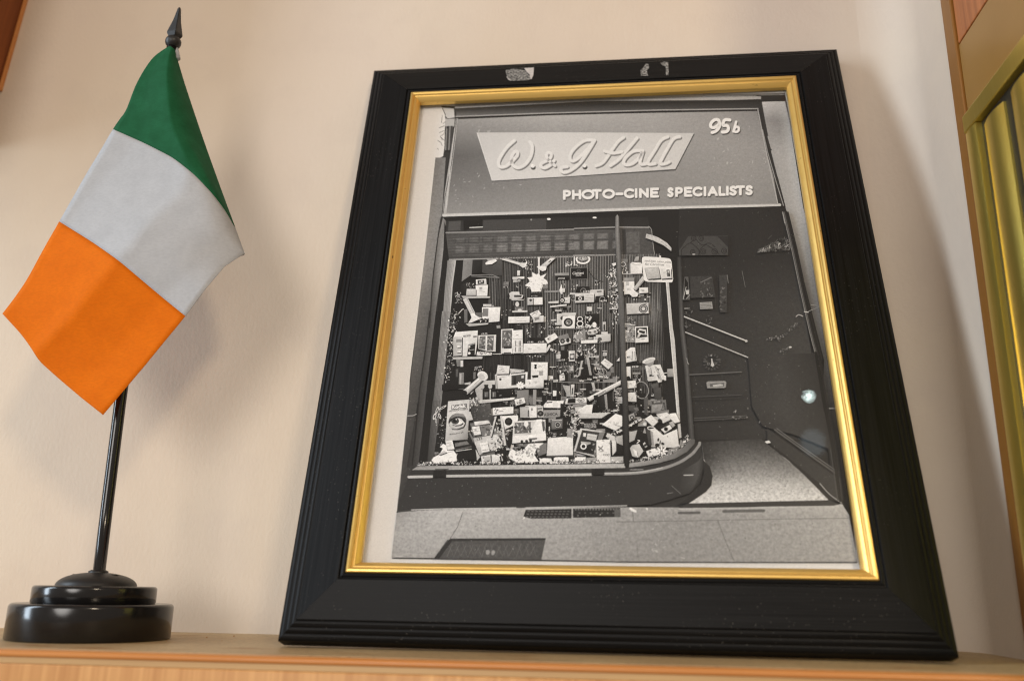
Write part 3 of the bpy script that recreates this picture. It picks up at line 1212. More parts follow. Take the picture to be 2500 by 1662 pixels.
# ledge under the fascia
Ln('O', 192, 6.5, 'A480,1356 A1500,1325 B500,1290 B1740,1256')
Ln('O', 150, 2.0, 'A500,1338 A1500,1308 B500,1272 B1725,1245')
P('O', 50, 'A470,1372 A1500,1342 B500,1303 B1790,1268 B1830,1400 I1330,100 I1700,1568 J1560,500 J1700,1200 J1740,1450 J1600,1430 J980,855 J430,890 H1930,650 H1100,960 H0,1000 G345,990 G545,300 E430,0 C600,660 C610,110')
Grad('O', ['I240,40 I700,30 I1290,30', 'I240,560 I760,560 I1390,540', 'I290,1100 I860,1100 I1490,1000', 'J330,300 J900,300 J1500,300', 'J380,850 J980,850 J1640,850'],
     [[58, 56, 54], [56, 55, 60], [60, 64, 72], [60, 66, 74], [56, 62, 66]], 0.5)

# --- sign board
P('O', 84, 'A804,575 B926,578 B744,928 A945,1036')
Grad('O', ['A798,565 A1600,562 B918,571', 'A945,1026 A1650,985 B740,914'], [[188, 196, 190], [198, 200, 194]], 0.12, 10, 4)
Ln('A', 232, 4, '805,572 945,1022')
SCRIPT = [('A', 36, '1160,642 1095,700 1040,775 1008,845 1022,892 1075,888 1135,842 1186,785 1188,750 1160,752 1134,800 1140,870 1195,902 1265,868 1318,790 1332,700 1308,655'),
          ('A', 34, '1548,882 1490,832 1466,782 1488,756 1514,776 1492,822 1424,858 1412,888 1450,904 1502,878 1542,830'),
          ('A', 34, '1928,640 1842,640 1765,688 1706,755 1692,815 1722,838 1785,800 1855,728 1926,642'),
          ('A', 36, '1928,640 1865,745 1790,852 1712,918 1640,946 1604,926 1620,898 1665,892'),
          ('B', 34, '246,612 190,655 125,745 50,850 -20,884'),
          ('B', 36, '374,618 290,718 200,822 118,882'),
          ('B', 34, '60,742 140,762 232,748'),
          ('B', 36, '428,738 345,742 276,792 244,848 270,874 335,858 398,800 430,740 404,830 412,868 462,862'),
          ('B', 34, '668,606 605,640 540,742 484,832 484,868 548,862'),
          ('B', 34, '782,606 722,628 652,742 604,832 598,866 648,862 682,846')]
SCR2 = []
for reg, wd, s in SCRIPT:
    SCR2.append((reg, wd, smooth(pts_of(reg, s), 6)))
for reg, wd, p in SCR2:
    stroke([(x + 2.6, y + 3.4) for x, y in p], wd * REG[reg][2] * 0.84, 128)
    stroke([(x + 1.8, y + 2.4) for x, y in p], wd * REG[reg][2] * 0.82, 98)
for x, y in (('1337', '892'), ('1832', '889')):
    El('A', 84, float(x) + 4, float(y) + 8, 24, 22)
for reg, wd, p in SCR2:
    stroke([(x + 0.9, y + 1.2) for x, y in p], wd * REG[reg][2] * 0.84, 160)
    stroke([(x - 0.3, y - 0.4) for x, y in p], wd * REG[reg][2] * 0.84, 209, 0.1)
for x, y in ((1335, 884), (1830, 881)):
    El('A', 218, x, y, 20, 18)

# --- block lettering
LET = {
    'P': (['0,0 0,1', '0,1 .55,1 .9,.9 .95,.73 .85,.52 .5,.45 0,.45'],), 'H': (['0,0 0,1', '1,0 1,1', '0,.5 1,.5'],),
    'O': (['O'],), 'T': (['.5,0 .5,1', '0,1 1,1'],), '-': (['0,.45 1,.45'],), 'C': (['C'],), 'I': (['.5,0 .5,1'],),
    'N': (['0,0 0,1', '0,1 1,0', '1,0 1,1'],), 'E': (['0,0 0,1', '0,0 1,0', '0,.5 .85,.5', '0,1 1,1'],),
    'S': (['.92,.86 .6,1.0 .2,.92 .1,.72 .3,.56 .7,.44 .92,.26 .75,.04 .4,0 .05,.13'],),
    'A': (['0,0 .5,1', '1,0 .5,1', '.2,.33 .8,.33'],), 'L': (['0,0 0,1', '0,0 1,0'],)}
LINE = [('P', -322, -268), ('H', -236, -172), ('O', -145, -45), ('T', -44, 24), ('O', 54, 150), ('-', 178, 232), ('C', 260, 340), ('I', 352, 378), ('N', 406, 474), ('E', 512, 572),
        ('S', 674, 714), ('P', 752, 802), ('E', 836, 892), ('C', 916, 994), ('I', 1010, 1038), ('A', 1062, 1134), ('L', 1166, 1210), ('I', 1225, 1252), ('S', 1266, 1320), ('T', 1332, 1394), ('S', 1420, 1472)]
for shx, shy, tn, wk in ((5, 9, 74, 1.12), (1, 2, 150, 1.05), (-1, -1, 216, 0.95)):
    for ch, x0, x1 in LINE:
        for s in LET[ch][0]:
            if s == 'O':
                pl = [(0.5 + 0.5 * cos(2 * pi * k / 20), 0.5 + 0.5 * sin(2 * pi * k / 20)) for k in range(21)]
            elif s == 'C':
                pl = [(0.55 + 0.55 * cos(radians(48 + 264 * k / 16)), 0.5 + 0.5 * sin(radians(48 + 264 * k / 16))) for k in range(17)]
            else:
                pl = [tuple(map(float, w_.split(','))) for w_ in s.split()]
                if ch in 'PS' and len(pl) > 3:
                    pl = smooth(pl, 4)
            pp_ = []
            for X, Y in pl:
                x = x0 + X * (x1 - x0)
                bl_ = 1198 - (x + 335) * 0.0255
                pp_.append(R_('B', x + shx, bl_ - Y * 70 + shy))
            stroke(pp_, 26 * wk * REG['B'][2], tn, 0.1, False)
            for e_ in (pp_[0], pp_[-1]):
                r_ = 11.5 * wk * REG['B'][2]
                add_poly([(e_[0] - r_, e_[1] - r_), (e_[0] + r_, e_[1] - r_), (e_[0] + r_, e_[1] + r_), (e_[0] - r_, e_[1] + r_)], tn, 0.1)
for dx, dy, tn, wk in ((6, 9, 70, 1.1), (0, 0, 218, 1.0)):
    for s in ('1165,478 1150,445 1112,446 1080,480 1082,512 1112,518 1148,496 1165,470 1158,515 1130,550 1092,566', '1262,446 1212,446 1196,496 1232,498 1248,524 1234,554 1190,562', '1322,462 1296,556', '1300,540 1318,512 1342,516 1346,544 1322,560 1298,552'):
        p = [(x + dx * REG['B'][2], y + dy * REG['B'][2]) for x, y in smooth(pts_of('B', s), 5)]
        stroke(p, (30 if not s.startswith('13') else 24) * wk * REG['B'][2], tn, 0.1)

# --- jamb of the window
Ln('C', 62, 14, '545,60 500,330 440,800 420,1000 385,1568')
Ln('E', 58, 16, '275,0 220,500 140,1050 110,1400')
Ln('G', 52, 18, '335,150 300,600 260,980')
P('C', 50, '590,120 625,250 610,400 640,640 600,1000 545,1568 470,1568 520,1000 575,500')
P('E', 48, '360,0 445,0 300,1450 290,1568 190,1568 240,1000')
P('G', 46, '450,0 545,0 470,960 345,980 400,500')
Grad('C', ['630,650 690,650 748,650', '600,1000 655,1000 700,1000', '555,1568 610,1568 665,1568'], [[128, 150, 185], [140, 150, 190], [150, 140, 170]], 0.3)
Grad('E', ['445,0 500,0 560,0', '380,700 440,700 500,700', '300,1450 360,1450 425,1450'], [[150, 140, 180], [120, 135, 150], [95, 110, 128]], 0.3)
Grad('G', ['542,100 600,100 668,100', '465,950 520,950 592,950'], [[92, 110, 132], [66, 78, 88]], 0.3)
for k in range(6):
    x = 560 + k * 18
    Ln('E', 92 if k % 2 else 78, 4, f'{x-100},0 {x-170},700 {x-250},1450')
for k in range(5):
    x = 555 + k * 20
    Ln('G', 70, 4, f'{x},100 {x-75},950')
    Ln('C', 112, 4, f'{x+80},700 {x+40},1000 {x+5},1560')


# --- upper part of the window: dark reflections, the blind
Grad('O', ['C610,110 C1500,90 D0,60 D860,60 D1300,60', 'C615,260 C1500,235 D0,210 D860,190 D1320,190'], [[60, 66, 58, 54, 56], [66, 72, 62, 60, 58]], 0.4)
P('C', 88, '648,118 812,110 806,240 640,246')
P('C', 46, '850,105 1110,95 1108,190 850,245')
P('C', 78, '1120,100 1980,80 1980,225 1120,245')
Ln('C', 196, 13, '934,203 1110,194')
El('C', 226, 2015, 86, 26, 14)
El('D', 222, 570, 66, 28, 12)
El('C', 150, 1775, 95, 12)
Grad('O', ['C610,280 C1100,270 C1800,262 D0,245 D860,225', 'C630,460 C1100,440 C1800,430 D0,400 D870,385', 'C650,630 C1100,615 C1800,605 D0,590 D880,575'], [[84, 96, 100, 96, 90], [92, 92, 88, 84, 80], [78, 86, 84, 80, 78]], 0.6)
cols = [740, 925, 1115, 1310, 1508, 1705, 1902, 2098, 2092 + 200, 2072 + 220 + 200, 2072 + 415 + 200 - 5, 2072 + 620 + 195]
for i, x in enumerate(cols):
    sl = -0.028
    for (ya, yb, tn) in ((330, 405, 112), (435, 545, 122)):
        yo = (x - 900) * sl
        dim = 0 if 2 < i < 11 else -16
        for ins, dt in ((-8, -16), (0, -9), (9, -2), (18, 3)):
            P('C', tn + dim + dt, f'{x+ins},{ya+yo+ins*0.5} {x+140-ins},{ya+yo-3+ins*0.5} {x+136-ins},{yb+yo-4-ins*0.5} {x-4+ins},{yb+yo-ins*0.5}', 0.9)
for k in range(9):
    y0 = 300 + k * 38
    Ln('C', 72, 5, f'640,{y0+6} 1500,{y0-18} 2352,{y0-45}')
    if k % 2: Ln('C', 118, 3, f'700,{y0+18} 1500,{y0-6} 2352,{y0-33}')
Ln('O', 142, 3.4, 'C612,272 C1200,258 C2352,226 D300,215 D860,196 D1310,200')
Ln('O', 158, 3.0, 'C655,640 C1200,626 C2352,598 D300,590 D850,574')
P('D', 84, '912,212 1310,214 1345,250 1380,604 930,604', 0.8)
P('D', 98, '1000,262 1180,262 1190,540 1010,545', 0.9)
P('D', 66, '945,230 990,230 1005,600 955,600', 0.8)
Ln('D', 150, 9, '1310,185 1345,230 1358,330 1375,480 1396,604', True)

# --- inside the window: ribbed curtain
P('O', 48, 'C750,650 C2352,608 D860,580 D1390,606 D1440,1050 F1470,700 F1560,1568 H1775,620 H1100,930 H0,980 G540,960 G660,120 E560,0')
r0 = random.Random(9)
x = 1196.0
while x < 1612:
    y_top = 628 - (x - 1190) * 0.018
    seg_y = y_top
    while seg_y < 900:
        y2 = seg_y + r0.uniform(40, 120)
        br = r0.uniform(-14, 26) + (22 if x > 1330 else 0) + (14 if seg_y < 760 else -8) - (26 if 1225 < x < 1275 and seg_y > 700 else 0)
        sh_ = (x - 1400) * 0.035
        add_poly([(x + sh_ * (seg_y - 620) / 300, seg_y), (x + 1.9 + sh_ * (seg_y - 620) / 300, seg_y), (x + 1.9 + sh_ * (y2 - 620) / 300, y2), (x + sh_ * (y2 - 620) / 300, y2)], 80 + br, 0.5)
        seg_y = y2 + 0.2
    x += 3.9
x = 1525
while x < 1612:
    for ya, yb in ((640, 760), (760, 880), (880, 960)):
        add_poly([(x + (ya - 640) * 0.05, ya), (x + 1.8 + (ya - 640) * 0.05, ya), (x + 1.8 + (yb - 640) * 0.05, yb), (x + (yb - 640) * 0.05, yb)], r0.uniform(74, 118) - (20 if ya > 800 else 0), 0.5)
    x += 4.0
P('O', 48, 'D1440,600 D1700,600 D1790,1568 F1760,0 F1880,1568 F1740,1568 F1560,0 D1560,1200')
for k in range(7):
    Ln('D', 66, 6, f'{1450+k*14},{800+k*40} {1490+k*16},1560')
P('E', 52, '760,210 1260,170 1240,560 960,600 940,260')
P('E', 50, '1010,610 1600,590 1610,860 1180,860 1010,800')
x = 1020
while x < 1600:
    Ln('E', r0.choice([58, 66, 76, 44]), 8, f'{x},{615 - (x-1000)*0.03} {x-8},{r0.uniform(740, 850)}')
    x += 19

# --- goods in the window, enlargement C
GOODS[0] = True
cl = random.Random(77)


def mini(x, y, w_):
    """a small camera, carton, flask or card standing at x, y (pixels)"""
    k = cl.random()
    h_ = w_ * cl.uniform(0.5, 0.9)
    lean = cl.uniform(-1.2, 1.2)
    if k < 0.45:
        add_poly([(x, y), (x + w_, y - 0.4), (x + w_ + lean, y - h_), (x + lean, y - h_)], cl.choice([30, 36, 44, 60]), 0.4)
        add_poly([(x + lean, y - h_), (x + w_ + lean, y - h_), (x + w_ + lean, y - h_ * 0.72), (x + lean, y - h_ * 0.72)], cl.choice([150, 180, 206]), 0.3)
        c_ = (x + w_ * cl.uniform(0.4, 0.65), y - h_ * 0.4)
        for r_, tn in ((0.3, 140), (0.22, 34), (0.1, 170)):
            add_poly([(c_[0] + r_ * h_ * cos(a * 0.63), c_[1] + r_ * h_ * sin(a * 0.63)) for a in range(10)], tn, 0.2)
    elif k < 0.8:
        tn = cl.choice([84, 104, 130, 160, 190, 212])
        add_poly([(x + 1.5, y + 1.2), (x + w_ + 1.5, y + 0.8), (x + w_ + lean + 1.5, y - h_ + 1), (x + lean + 1.5, y - h_ + 1)], 30, 0.3)
        add_poly([(x, y), (x + w_, y - 0.4), (x + w_ + lean, y - h_), (x + lean, y - h_)], [tn - 16, tn - 6, tn + 10, tn], 0.5)
        for _ in range(2):
            yy = y - h_ * cl.uniform(0.15, 0.85)
            stroke([(x + w_ * 0.15, yy), (x + w_ * cl.uniform(0.4, 0.85), yy)], 0.9, tn - 60 if tn > 120 else tn + 70, 0.3, False)
    else:
        for _ in range(5):
            xx, yy = x + cl.uniform(0, w_), y - cl.uniform(0, h_)
            add_poly([(xx, yy), (xx + cl.uniform(1, 4), yy - cl.uniform(0, 2)), (xx + cl.uniform(0, 3), yy + cl.uniform(1, 4))], cl.choice([40, 120, 170, 215, 230]), 0.2)
    if cl.random() < 0.35:
        for _ in range(4):
            xx = x + cl.uniform(0, w_ * 0.8)
            add_poly([(xx, y + 0.5), (xx + 1.3, y + 0.5), (xx + 1.3, y + 3.2), (xx, y + 3.2)], 205, 0.1)


for yb, xa, xb, n_ in ((700, 1180, 1600, 14), (726, 1140, 1600, 16), (765, 1180, 1600, 14), (790, 1250, 1500, 12), (835, 1330, 1500, 16), (868, 1180, 1500, 14), (880, 1340, 1500, 14), (905, 1330, 1500, 18),
                       (930, 1320, 1620, 20), (962, 1140, 1620, 22), (985, 1200, 1620, 26), (1010, 1150, 1640, 26), (1035, 1130, 1640, 28), (1065, 1120, 1640, 28), (1095, 1090, 1650, 28), (1120, 1060, 1650, 26)):
    for _ in range(n_):
        mini(cl.uniform(xa, xb - 20), yb + cl.uniform(-7, 7), cl.uniform(9, 22))

P('C', 132, '850,650 976,648 962,850 826,945')
P('C', 46, '976,648 1112,648 1104,822 966,850')
P('C', 80, '1112,650 1380,640 1380,860 1230,860 1104,822')
P('C', 165, '1170,642 1310,622 1330,640 1190,664')
P('C', 240, '1145,696 1180,668 1290,640 1308,664 1240,708 1160,716')
P('C', 196, '1340,635 1450,633 1634,690 1612,722')
Ln('C', 232, 8, '1380,642 1615,704')
P('C', 222, '1630,692 1700,645 1722,680 1702,745 1662,760 1614,726')
P('C', 60, '1690,650 1710,660 1700,690 1640,690')
P('C', 215, '1866,612 1896,612 1892,832 1870,832')
P('C', 214, '2040,624 2106,624 1976,748 1914,722')
Ln('C', 180, 10, '2095,632 1970,740')
P('C', 226, '1850,738 1930,730 1986,746 1976,790 1930,806 1880,780')
bits('C', 1690, 660, 1800, 830, 22, 14, [150, 200, 225], 1)
P('C', 242, '1688,1000 1762,942 1720,890 1792,882 1788,815 1850,852 1882,830 1902,872 1986,836 1942,900 1990,930 2006,976 1932,986 1912,1082 1782,1086 1762,1020', 0.1)
bits('C', 1720, 840, 1980, 1060, 30, 18, [206, 180, 250], 2)
P('C', 154, '2095,832 2292,825 2292,862 2100,866')
P('C', 38, '2106,866 2292,862 2292,924 2110,930')
Text('C', 214, '£59.50', 2140, 915, 2235, 912, 20)
Ln('C', 150, 7, '935,856 1240,852 1340,892')
P('C', 118, '950,865 1330,880 1335,900 960,880')
P('C', 44, '820,985 890,965 890,1130 820,1140')
P('C', 48, '892,962 1008,962 1002,1046 890,1046')
bits('C', 895, 965, 1000, 1040, 18, 9, [180, 220], 7)
P('C', 214, '1020,920 1160,908 1168,985 1022,990')
P('C', 48, '1045,930 1132,925 1132,978 1045,982')
El('C', 190, 1075, 955, 12); El('C', 200, 1102, 945, 12)
P('C', 230, '1014,1000 1186,990 1176,1142 1030,1142')
P('C', 196, '896,1046 1020,1046 1020,1132 886,1132')
P('C', 180, '820,1140 1215,1150 1212,1170 850,1178')
bits('C', 735, 1100, 830, 1240, 40, 12, [210, 160, 120, 235], 8)
P('C', 206, '842,1188 906,1165 1008,1370 945,1392')
Ln('C', 160, 14, '900,1180 995,1375')
P('C', 228, '945,1390 1006,1368 1105,1440 960,1506 916,1512 960,1440')
P('C', 226, '1104,1296 1356,1294 1342,1490 1196,1502 1196,1450 1104,1450')
P('C', 126, '1114,1314 1192,1314 1188,1420 1112,1420')
P('C', 100, '1000,1370 1112,1370 1108,1440 1060,1430 1010,1400')
bits('C', 1060, 1440, 1200, 1500, 26, 12, [60, 210, 230, 120], 9)
Text('C', 200, '£8.95', 1202, 1288, 1268, 1286, 16)
P('C', 182, '880,1520 1190,1512 1185,1530 930,1560')
P('C', 110, '860,1330 905,1320 905,1500 862,1510')
Ln('C', 190, 12, '770,1400 830,1330 850,1320')
P('C', 210, '1585,796 1626,795 1622,866 1585,866')
P('C', 218, '1520,884 1682,878 1682,908 1520,912')
P('C', 168, '1530,912 1640,905 1632,955 1530,958')
Ring('C', 60, 1610, 932, 26, 24, 9)
Text('C', 206, '£15.75', 1530, 955, 1600, 950, 18)
P('C', 204, '1458,1120 1508,1085 1612,1085 1618,1120 1670,1132 1650,1180 1520,1192 1462,1176')
El('C', 44, 1465, 1145, 18, 36)
P('C', 66, '1540,1130 1650,1130 1640,1160 1545,1160')
Ln('C', 200, 10, '1510,1200 1670,1198')
El('C', 206, 1585, 1255, 26, 34)
P('C', 222, '1724,1166 1930,1160 1932,1260 1724,1266')
P('C', 190, '1724,1166 1800,1163 1800,1263 1724,1266')
P('C', 70, '1768,1180 1794,1200 1768,1222 1744,1200')
P('C', 42, '1764,1106 1916,1100 1916,1155 1764,1160')
Text('C', 190, '£17.50', 1775, 1152, 1860, 1150, 16)
P('C', 204, '1515,1346 1724,1340 1722,1364 1518,1368')
El('C', 214, 1620, 1335, 28, 18)
P('C', 44, '1560,1368 1682,1365 1682,1410 1560,1412')
P('C', 232, '1464,1426 1756,1420 1752,1506 1460,1514')
P('C', 222, '1754,1386 1876,1334 1916,1390 1802,1456')
Ln('C', 110, 7, '1785,1400 1865,1355')
P('C', 208, '1804,1420 1946,1410 1946,1496 1804,1506')
P('C', 130, '1815,1440 1890,1425 1880,1460 1830,1480')
P('C', 216, '2168,1172 2310,1154 2300,1242 2182,1232')
El('C', 52, 2200, 1200, 38); El('C', 206, 2198, 1202, 24); El('C', 60, 2196, 1204, 11)
P('C', 206, '2010,1220 2150,1210 2150,1242 2010,1246')
P('C', 216, '2036,1280 2260,1254 2262,1276 2030,1302')
P('C', 150, '1960,1075 2170,1070 2170,1090 1960,1095')

# --- enlargement D
Ring('D', 224, 410, 640, 88, 58, 24)
El('D', 160, 410, 630, 62, 34)
bits('D', 370, 600, 450, 650, 12, 12, [90, 220, 200], 12)
P('D', 80, '300,520 520,515 520,606 300,612')
Ln('O', 158, 3.0, 'D280,592 D560,586')
P('D', 214, '285,606 302,606 302,722 285,722')
bits('D', 170, 680, 340, 740, 26, 15, [220, 232, 190], 13)
P('D', 128, '232,762 472,750 478,916 240,922')
P('D', 34, '244,768 464,757 470,908 248,914')
Text('D', 212, 'Clement', 268, 852, 425, 842, 34, 0.012, 0.2)
Text('D', 205, 'QU10', 312, 874, 388, 870, 20)
Ring('D', 120, 352, 800, 22, 18, 5)
Ln('D', 58, 8, '480,790 530,860 590,920 690,948', True)
P('D', 42, '338,1016 500,1012 506,1100 302,1102')
Ring('D', 130, 415, 1072, 36, 34, 9)
Text('D', 214, '£14.90', 410, 1096, 510, 1092, 26)
P('D', 192, '510,1060 690,1050 692,1140 582,1145 572,1222 562,1110 510,1102')
P('D', 110, '600,1075 665,1070 665,1090 600,1095')
P('D', 206, '300,1106 560,1100 562,1226 300,1236')
P('D', 46, '310,1152 426,1142 426,1204 310,1208')
El('D', 206, 372, 1178, 26); El('D', 60, 372, 1178, 13)
for k in range(4):
    Ln('D', 150, 5, f'440,{1130+k*22} 550,{1124+k*22}')
P('D', 40, '580,1150 752,1145 756,1226 580,1232')
Ring('D', 150, 675, 1186, 36, 32, 8)
Text('D', 214, '14.74', 640, 1226, 735, 1222, 28)
P('D', 228, '88,1062 116,988 136,1062 130,1122 104,1112')
P('D', 204, '130,1040 165,1036 165,1090 130,1095')
along('D', '830,760 815,900 800,1050 840,1200 860,1350 850,1560', 170, 66, 13, [235, 210, 160, 120, 240], 3)
P('D', 228, '800,700 860,690 862,720 830,740')
P('D', 120, '930,640 1020,640 1020,690 930,690')
Ring('D', 190, 960, 712, 30, 30, 10)
P('D', 170, '1130,610 1176,604 1166,665 1108,668')
P('D', 230, '1058,700 1080,682 1200,690 1222,712 1216,832 1060,836')
Ln('D', 176, 9, '1075,695 1130,718 1205,712', True)
bits('D', 950, 740, 1030, 830, 16, 16, [60, 200, 225], 14)
Ln('D', 196, 9, '950,842 1226,836')
P('D', 224, '964,898 1110,893 1116,1112 974,1122')
P('D', 150, '964,896 1108,893 1110,945 968,950')
Text('D', 180, 'MX', 1015, 1070, 1065, 1066, 34, 0.02)
P('D', 190, '1226,868 1258,922 1140,1068 1094,1046')
Ln('D', 120, 8, '1240,930 1140,1058')
P('D', 230, '1046,1082 1100,1056 1168,1112 1152,1152 1090,1158 1046,1120')
P('D', 222, '1178,1032 1300,1025 1302,1100 1180,1108')
P('D', 188, '1003,1246 1306,1235 1308,1380 1008,1392')
P('D', 212, '1150,1355 1306,1350 1308,1380 1150,1386')
El('D', 72, 1236, 1318, 62, 60); El('D', 184, 1236, 1318, 50, 48); El('D', 84, 1236, 1318, 42, 40); El('D', 200, 1236, 1318, 26, 24)
Ln('D', 60, 8, '1240,1255 1276,1253')
El('D', 220, 1260, 1192, 12)
# banner and the Christmas sign on its pole
P('D', 192, '1275,295 1350,312 1440,345 1560,420 1620,490 1616,532 1510,452 1380,392 1265,352')
for k in range(6):
    Ln('D', 130, 5, f'{1290+k*48},{322+k*k*5.0} {1318+k*48},{330+k*k*5.4}')
P('D', 214, '1450,594 1476,594 1478,622 1450,618')
P('D', 226, '1214,650 1222,618 1250,606 1420,614 1580,630 1608,644 1622,680 1642,912 1634,948 1618,960 1290,950 1258,938 1240,910', 0.12)
Text('D', 92, 'send them colour prints', 1252, 676, 1612, 698, 30, 0.006, 0.25)
Text('D', 92, 'for Christmas', 1258, 724, 1520, 732, 32, 0.006, 0.25)
P('D', 120, '1252,765 1444,748 1476,906 1288,920')
P('D', 186, '1258,769 1440,753 1470,902 1292,914', 0.6)
Ln('D', 110, 5, '1370,928 1628,906 1622,760')
P('D', 214, '1470,770 1612,762 1622,900 1480,910')
P('D', 104, '1552,786 1592,784 1602,876 1560,878')
El('D', 200, 1575, 812, 10, 16); P('D', 40, '1580,840 1598,838 1600,874 1582,876')
Ln('D', 170, 4, '1545,722 1600,728'); Ln('D', 170, 4, '1548,738 1600,744')
# the pale upright and the edge of the curved glass
P('O', 190, 'D1540,956 D1584,956 D1636,1568 F1664,400 F1742,1568 H1762,0 H1812,610 H1776,622 H1722,0 F1692,1400 F1640,800 F1575,0')
Ln('O', 218, 1.2, 'D1552,960 D1592,1568 F1640,700 F1700,1400')
Grad('O', ['D1690,610 D1725,610 D1752,610', 'D1725,1568 D1765,1568 D1795,1568', 'F1790,800 F1835,800 F1865,800', 'H1870,0 H1905,0 H1945,0', 'H1915,640 H1955,640 H1990,640'], [[56, 74, 58], [60, 98, 62], [60, 98, 62], [58, 92, 64], [60, 86, 66]], 0.3)

# --- enlargement E
along('E', '620,40 600,180 560,330 550,480 560,640 530,800 520,960', 230, 62, 12, [215, 170, 120, 90, 235, 60], 4)
P('E', 216, '628,292 935,270 926,450 902,602 790,622 600,622 600,380')
P('E', 190, '600,360 720,352 715,612 600,620')
P('E', 136, '640,390 716,388 716,430 640,432')
for yy in (470, 540):
    P('E', 150, f'648,{yy} 708,{yy-4} 708,{yy+38} 648,{yy+42}')
    P('E', 216, f'653,{yy+5} 703,{yy+1} 703,{yy+33} 653,{yy+37}')
P('E', 110, '736,338 836,326 836,354 740,362'); Text('E', 216, 'CHECKS', 745, 357, 830, 348, 15)
P('E', 120, '872,346 920,342 920,364 872,368')
P('E', 38, '804,462 902,440 892,620 790,622')
Text('E', 220, 'P', 810, 520, 836, 518, 40, 0.03); Text('E', 214, 'Pleasure', 812, 475, 890, 458, 15); Text('E', 200, 'cassette', 815, 545, 888, 535, 13)
El('E', 220, 818, 582, 18)
Text('E', 210, '£2.95', 985, 325, 1066, 320, 18)
P('E', 216, '944,338 1186,330 1178,560 1056,552 944,522')
P('E', 106, '960,350 1042,345 1036,532 950,520'); P('E', 100, '1066,345 1156,344 1146,542 1060,546')
bits('E', 955, 380, 1030, 520, 14, 18, [60, 180, 130], 15); bits('E', 1070, 360, 1145, 540, 18, 18, [60, 170, 140, 200], 16)
P('E', 214, '925,560 1130,574 1122,610 918,616'); bits('E', 930, 560, 1110, 610, 14, 18, [130, 225, 150], 17)
P('E', 192, '590,636 1000,628 996,658 602,668')
Ln('E', 190, 10, '1140,592 1560,590')
P('E', 222, '1254,256 1420,248 1406,586 1250,586')
P('E', 104, '1270,266 1404,262 1400,510 1264,512', 1.0)
bits('E', 1285, 290, 1390, 480, 22, 20, [160, 60, 190, 130], 18)
P('E', 42, '1290,494 1400,490 1396,516 1290,518')
Ln('E', 60, 14, '1296,578 1386,576')
P('E', 226, '1412,270 1546,262 1552,576 1410,582')
for xx in (1452, 1500, 1518):
    Ln('E', 80, 9, f'{xx},415 {xx},480'); Ln('E', 80, 9, f'{xx},500 {xx-4},560')
Ln('E', 130, 4, '1415,390 1550,385'); Ln('E', 130, 4, '1415,488 1550,484')
P('E', 228, '1560,450 1876,444 1872,572 1556,582')
P('E', 40, '1640,372 1850,362 1850,440 1640,446')
Text('E', 220, '£2.90', 1612, 440, 1692, 438, 20); Text('E', 220, '£2.49', 1756, 438, 1842, 434, 20)
bits('E', 1605, 220, 1700, 360, 16, 13, [225, 60, 180], 19); bits('E', 1770, 200, 1850, 350, 16, 13, [220, 60, 190], 20)
P('E', 224, '1848,380 1986,304 2032,366 1890,452'); bits('E', 1880, 370, 1930, 410, 8, 14, [110, 70], 21)
P('E', 60, '1985,420 2040,380 2060,450'); P('E', 128, '2028,352 2166,314 2206,440 2066,476')
P('E', 206, '2045,410 2200,385 2206,440 2066,476'); El('E', 48, 2094, 424, 32); El('E', 150, 2094, 424, 15); El('E', 52, 2165, 410, 24, 28)
P('E', 200, '1860,540 1910,460 1932,480 1885,562'); P('E', 206, '1930,510 2010,548 1995,580 1920,535'); El('E', 48, 1980, 556, 15)
P('E', 198, '2014,46 2092,40 2088,196 2014,202'); El('E', 60, 2086, 104, 25)
P('E', 200, '2090,30 2276,30 2272,66 2090,70')
P('E', 226, '2096,74 2266,68 2258,240 2078,242')
El('E', 46, 2170, 160, 62, 58); El('E', 150, 2172, 160, 38, 36); El('E', 96, 2175, 155, 24, 22); El('E', 210, 2160, 168, 9)
P('E', 200, '1936,122 2006,118 2006,140 1936,144')
P('E', 40, '1925,200 2080,196 2080,245 1990,240'); Text('E', 226, '£39.50', 1996, 244, 2090, 240, 24, 0.02)
Ln('E', 130, 8, '1910,262 2352,252')
P('E', 150, '1190,205 1240,200 1245,240 1195,245')
# lower left of E
P('E', 212, '700,680 736,678 736,765 698,768')
P('E', 120, '640,670 700,668 700,760 650,762')
Text('E', 216, '£2.99', 892, 786, 988, 776, 20)
bits('E', 870, 795, 1000, 815, 8, 12, [220], 22)
P('E', 38, '640,770 880,780 900,980 860,1060 620,1060')
P('E', 128, '680,850 746,845 742,1070 672,1072'); P('E', 170, '690,860 712,858 706,1060 684,1060')
P('E', 90, '635,800 668,798 662,905 635,905')
P('E', 110, '875,840 906,838 904,930 872,935')
P('E', 34, '445,1010 840,1002 836,1052 445,1092')
P('E', 190, '750,990 840,975 830,1010 760,1010'); P('E', 204, '900,960 1010,950 1015,1060 900,1080')
bits('E', 820, 1040, 940, 1130, 16, 18, [200, 60, 225], 23)
P('E', 180, '950,960 1168,950 1170,1060 1000,1075 1000,1230 940,1235 900,1090')
P('E', 206, '735,1088 962,898 1008,950 792,1142'); Ln('E', 232, 12, '790,1068 960,925'); Ln('E', 150, 12, '800,1122 1000,950')
El('E', 38, 756, 1116, 36, 26, 25)
El('E', 218, 1002, 890, 76, 60, 32); El('E', 190, 985, 905, 50, 40, 32)
for dx in (0, 106):
    P('E', 32, f'{1022+dx},1010 {1080+dx},1010 {1074+dx},1040 {1096+dx},1080 {1090+dx},1212 {1010+dx},1212 {1006+dx},1072 {1026+dx},1045')
    P('E', 96, f'{1022+dx},1110 {1078+dx},1110 {1078+dx},1180 {1022+dx},1180'); Ln('E', 170, 6, f'{1046+dx},1120 {1044+dx},1175')
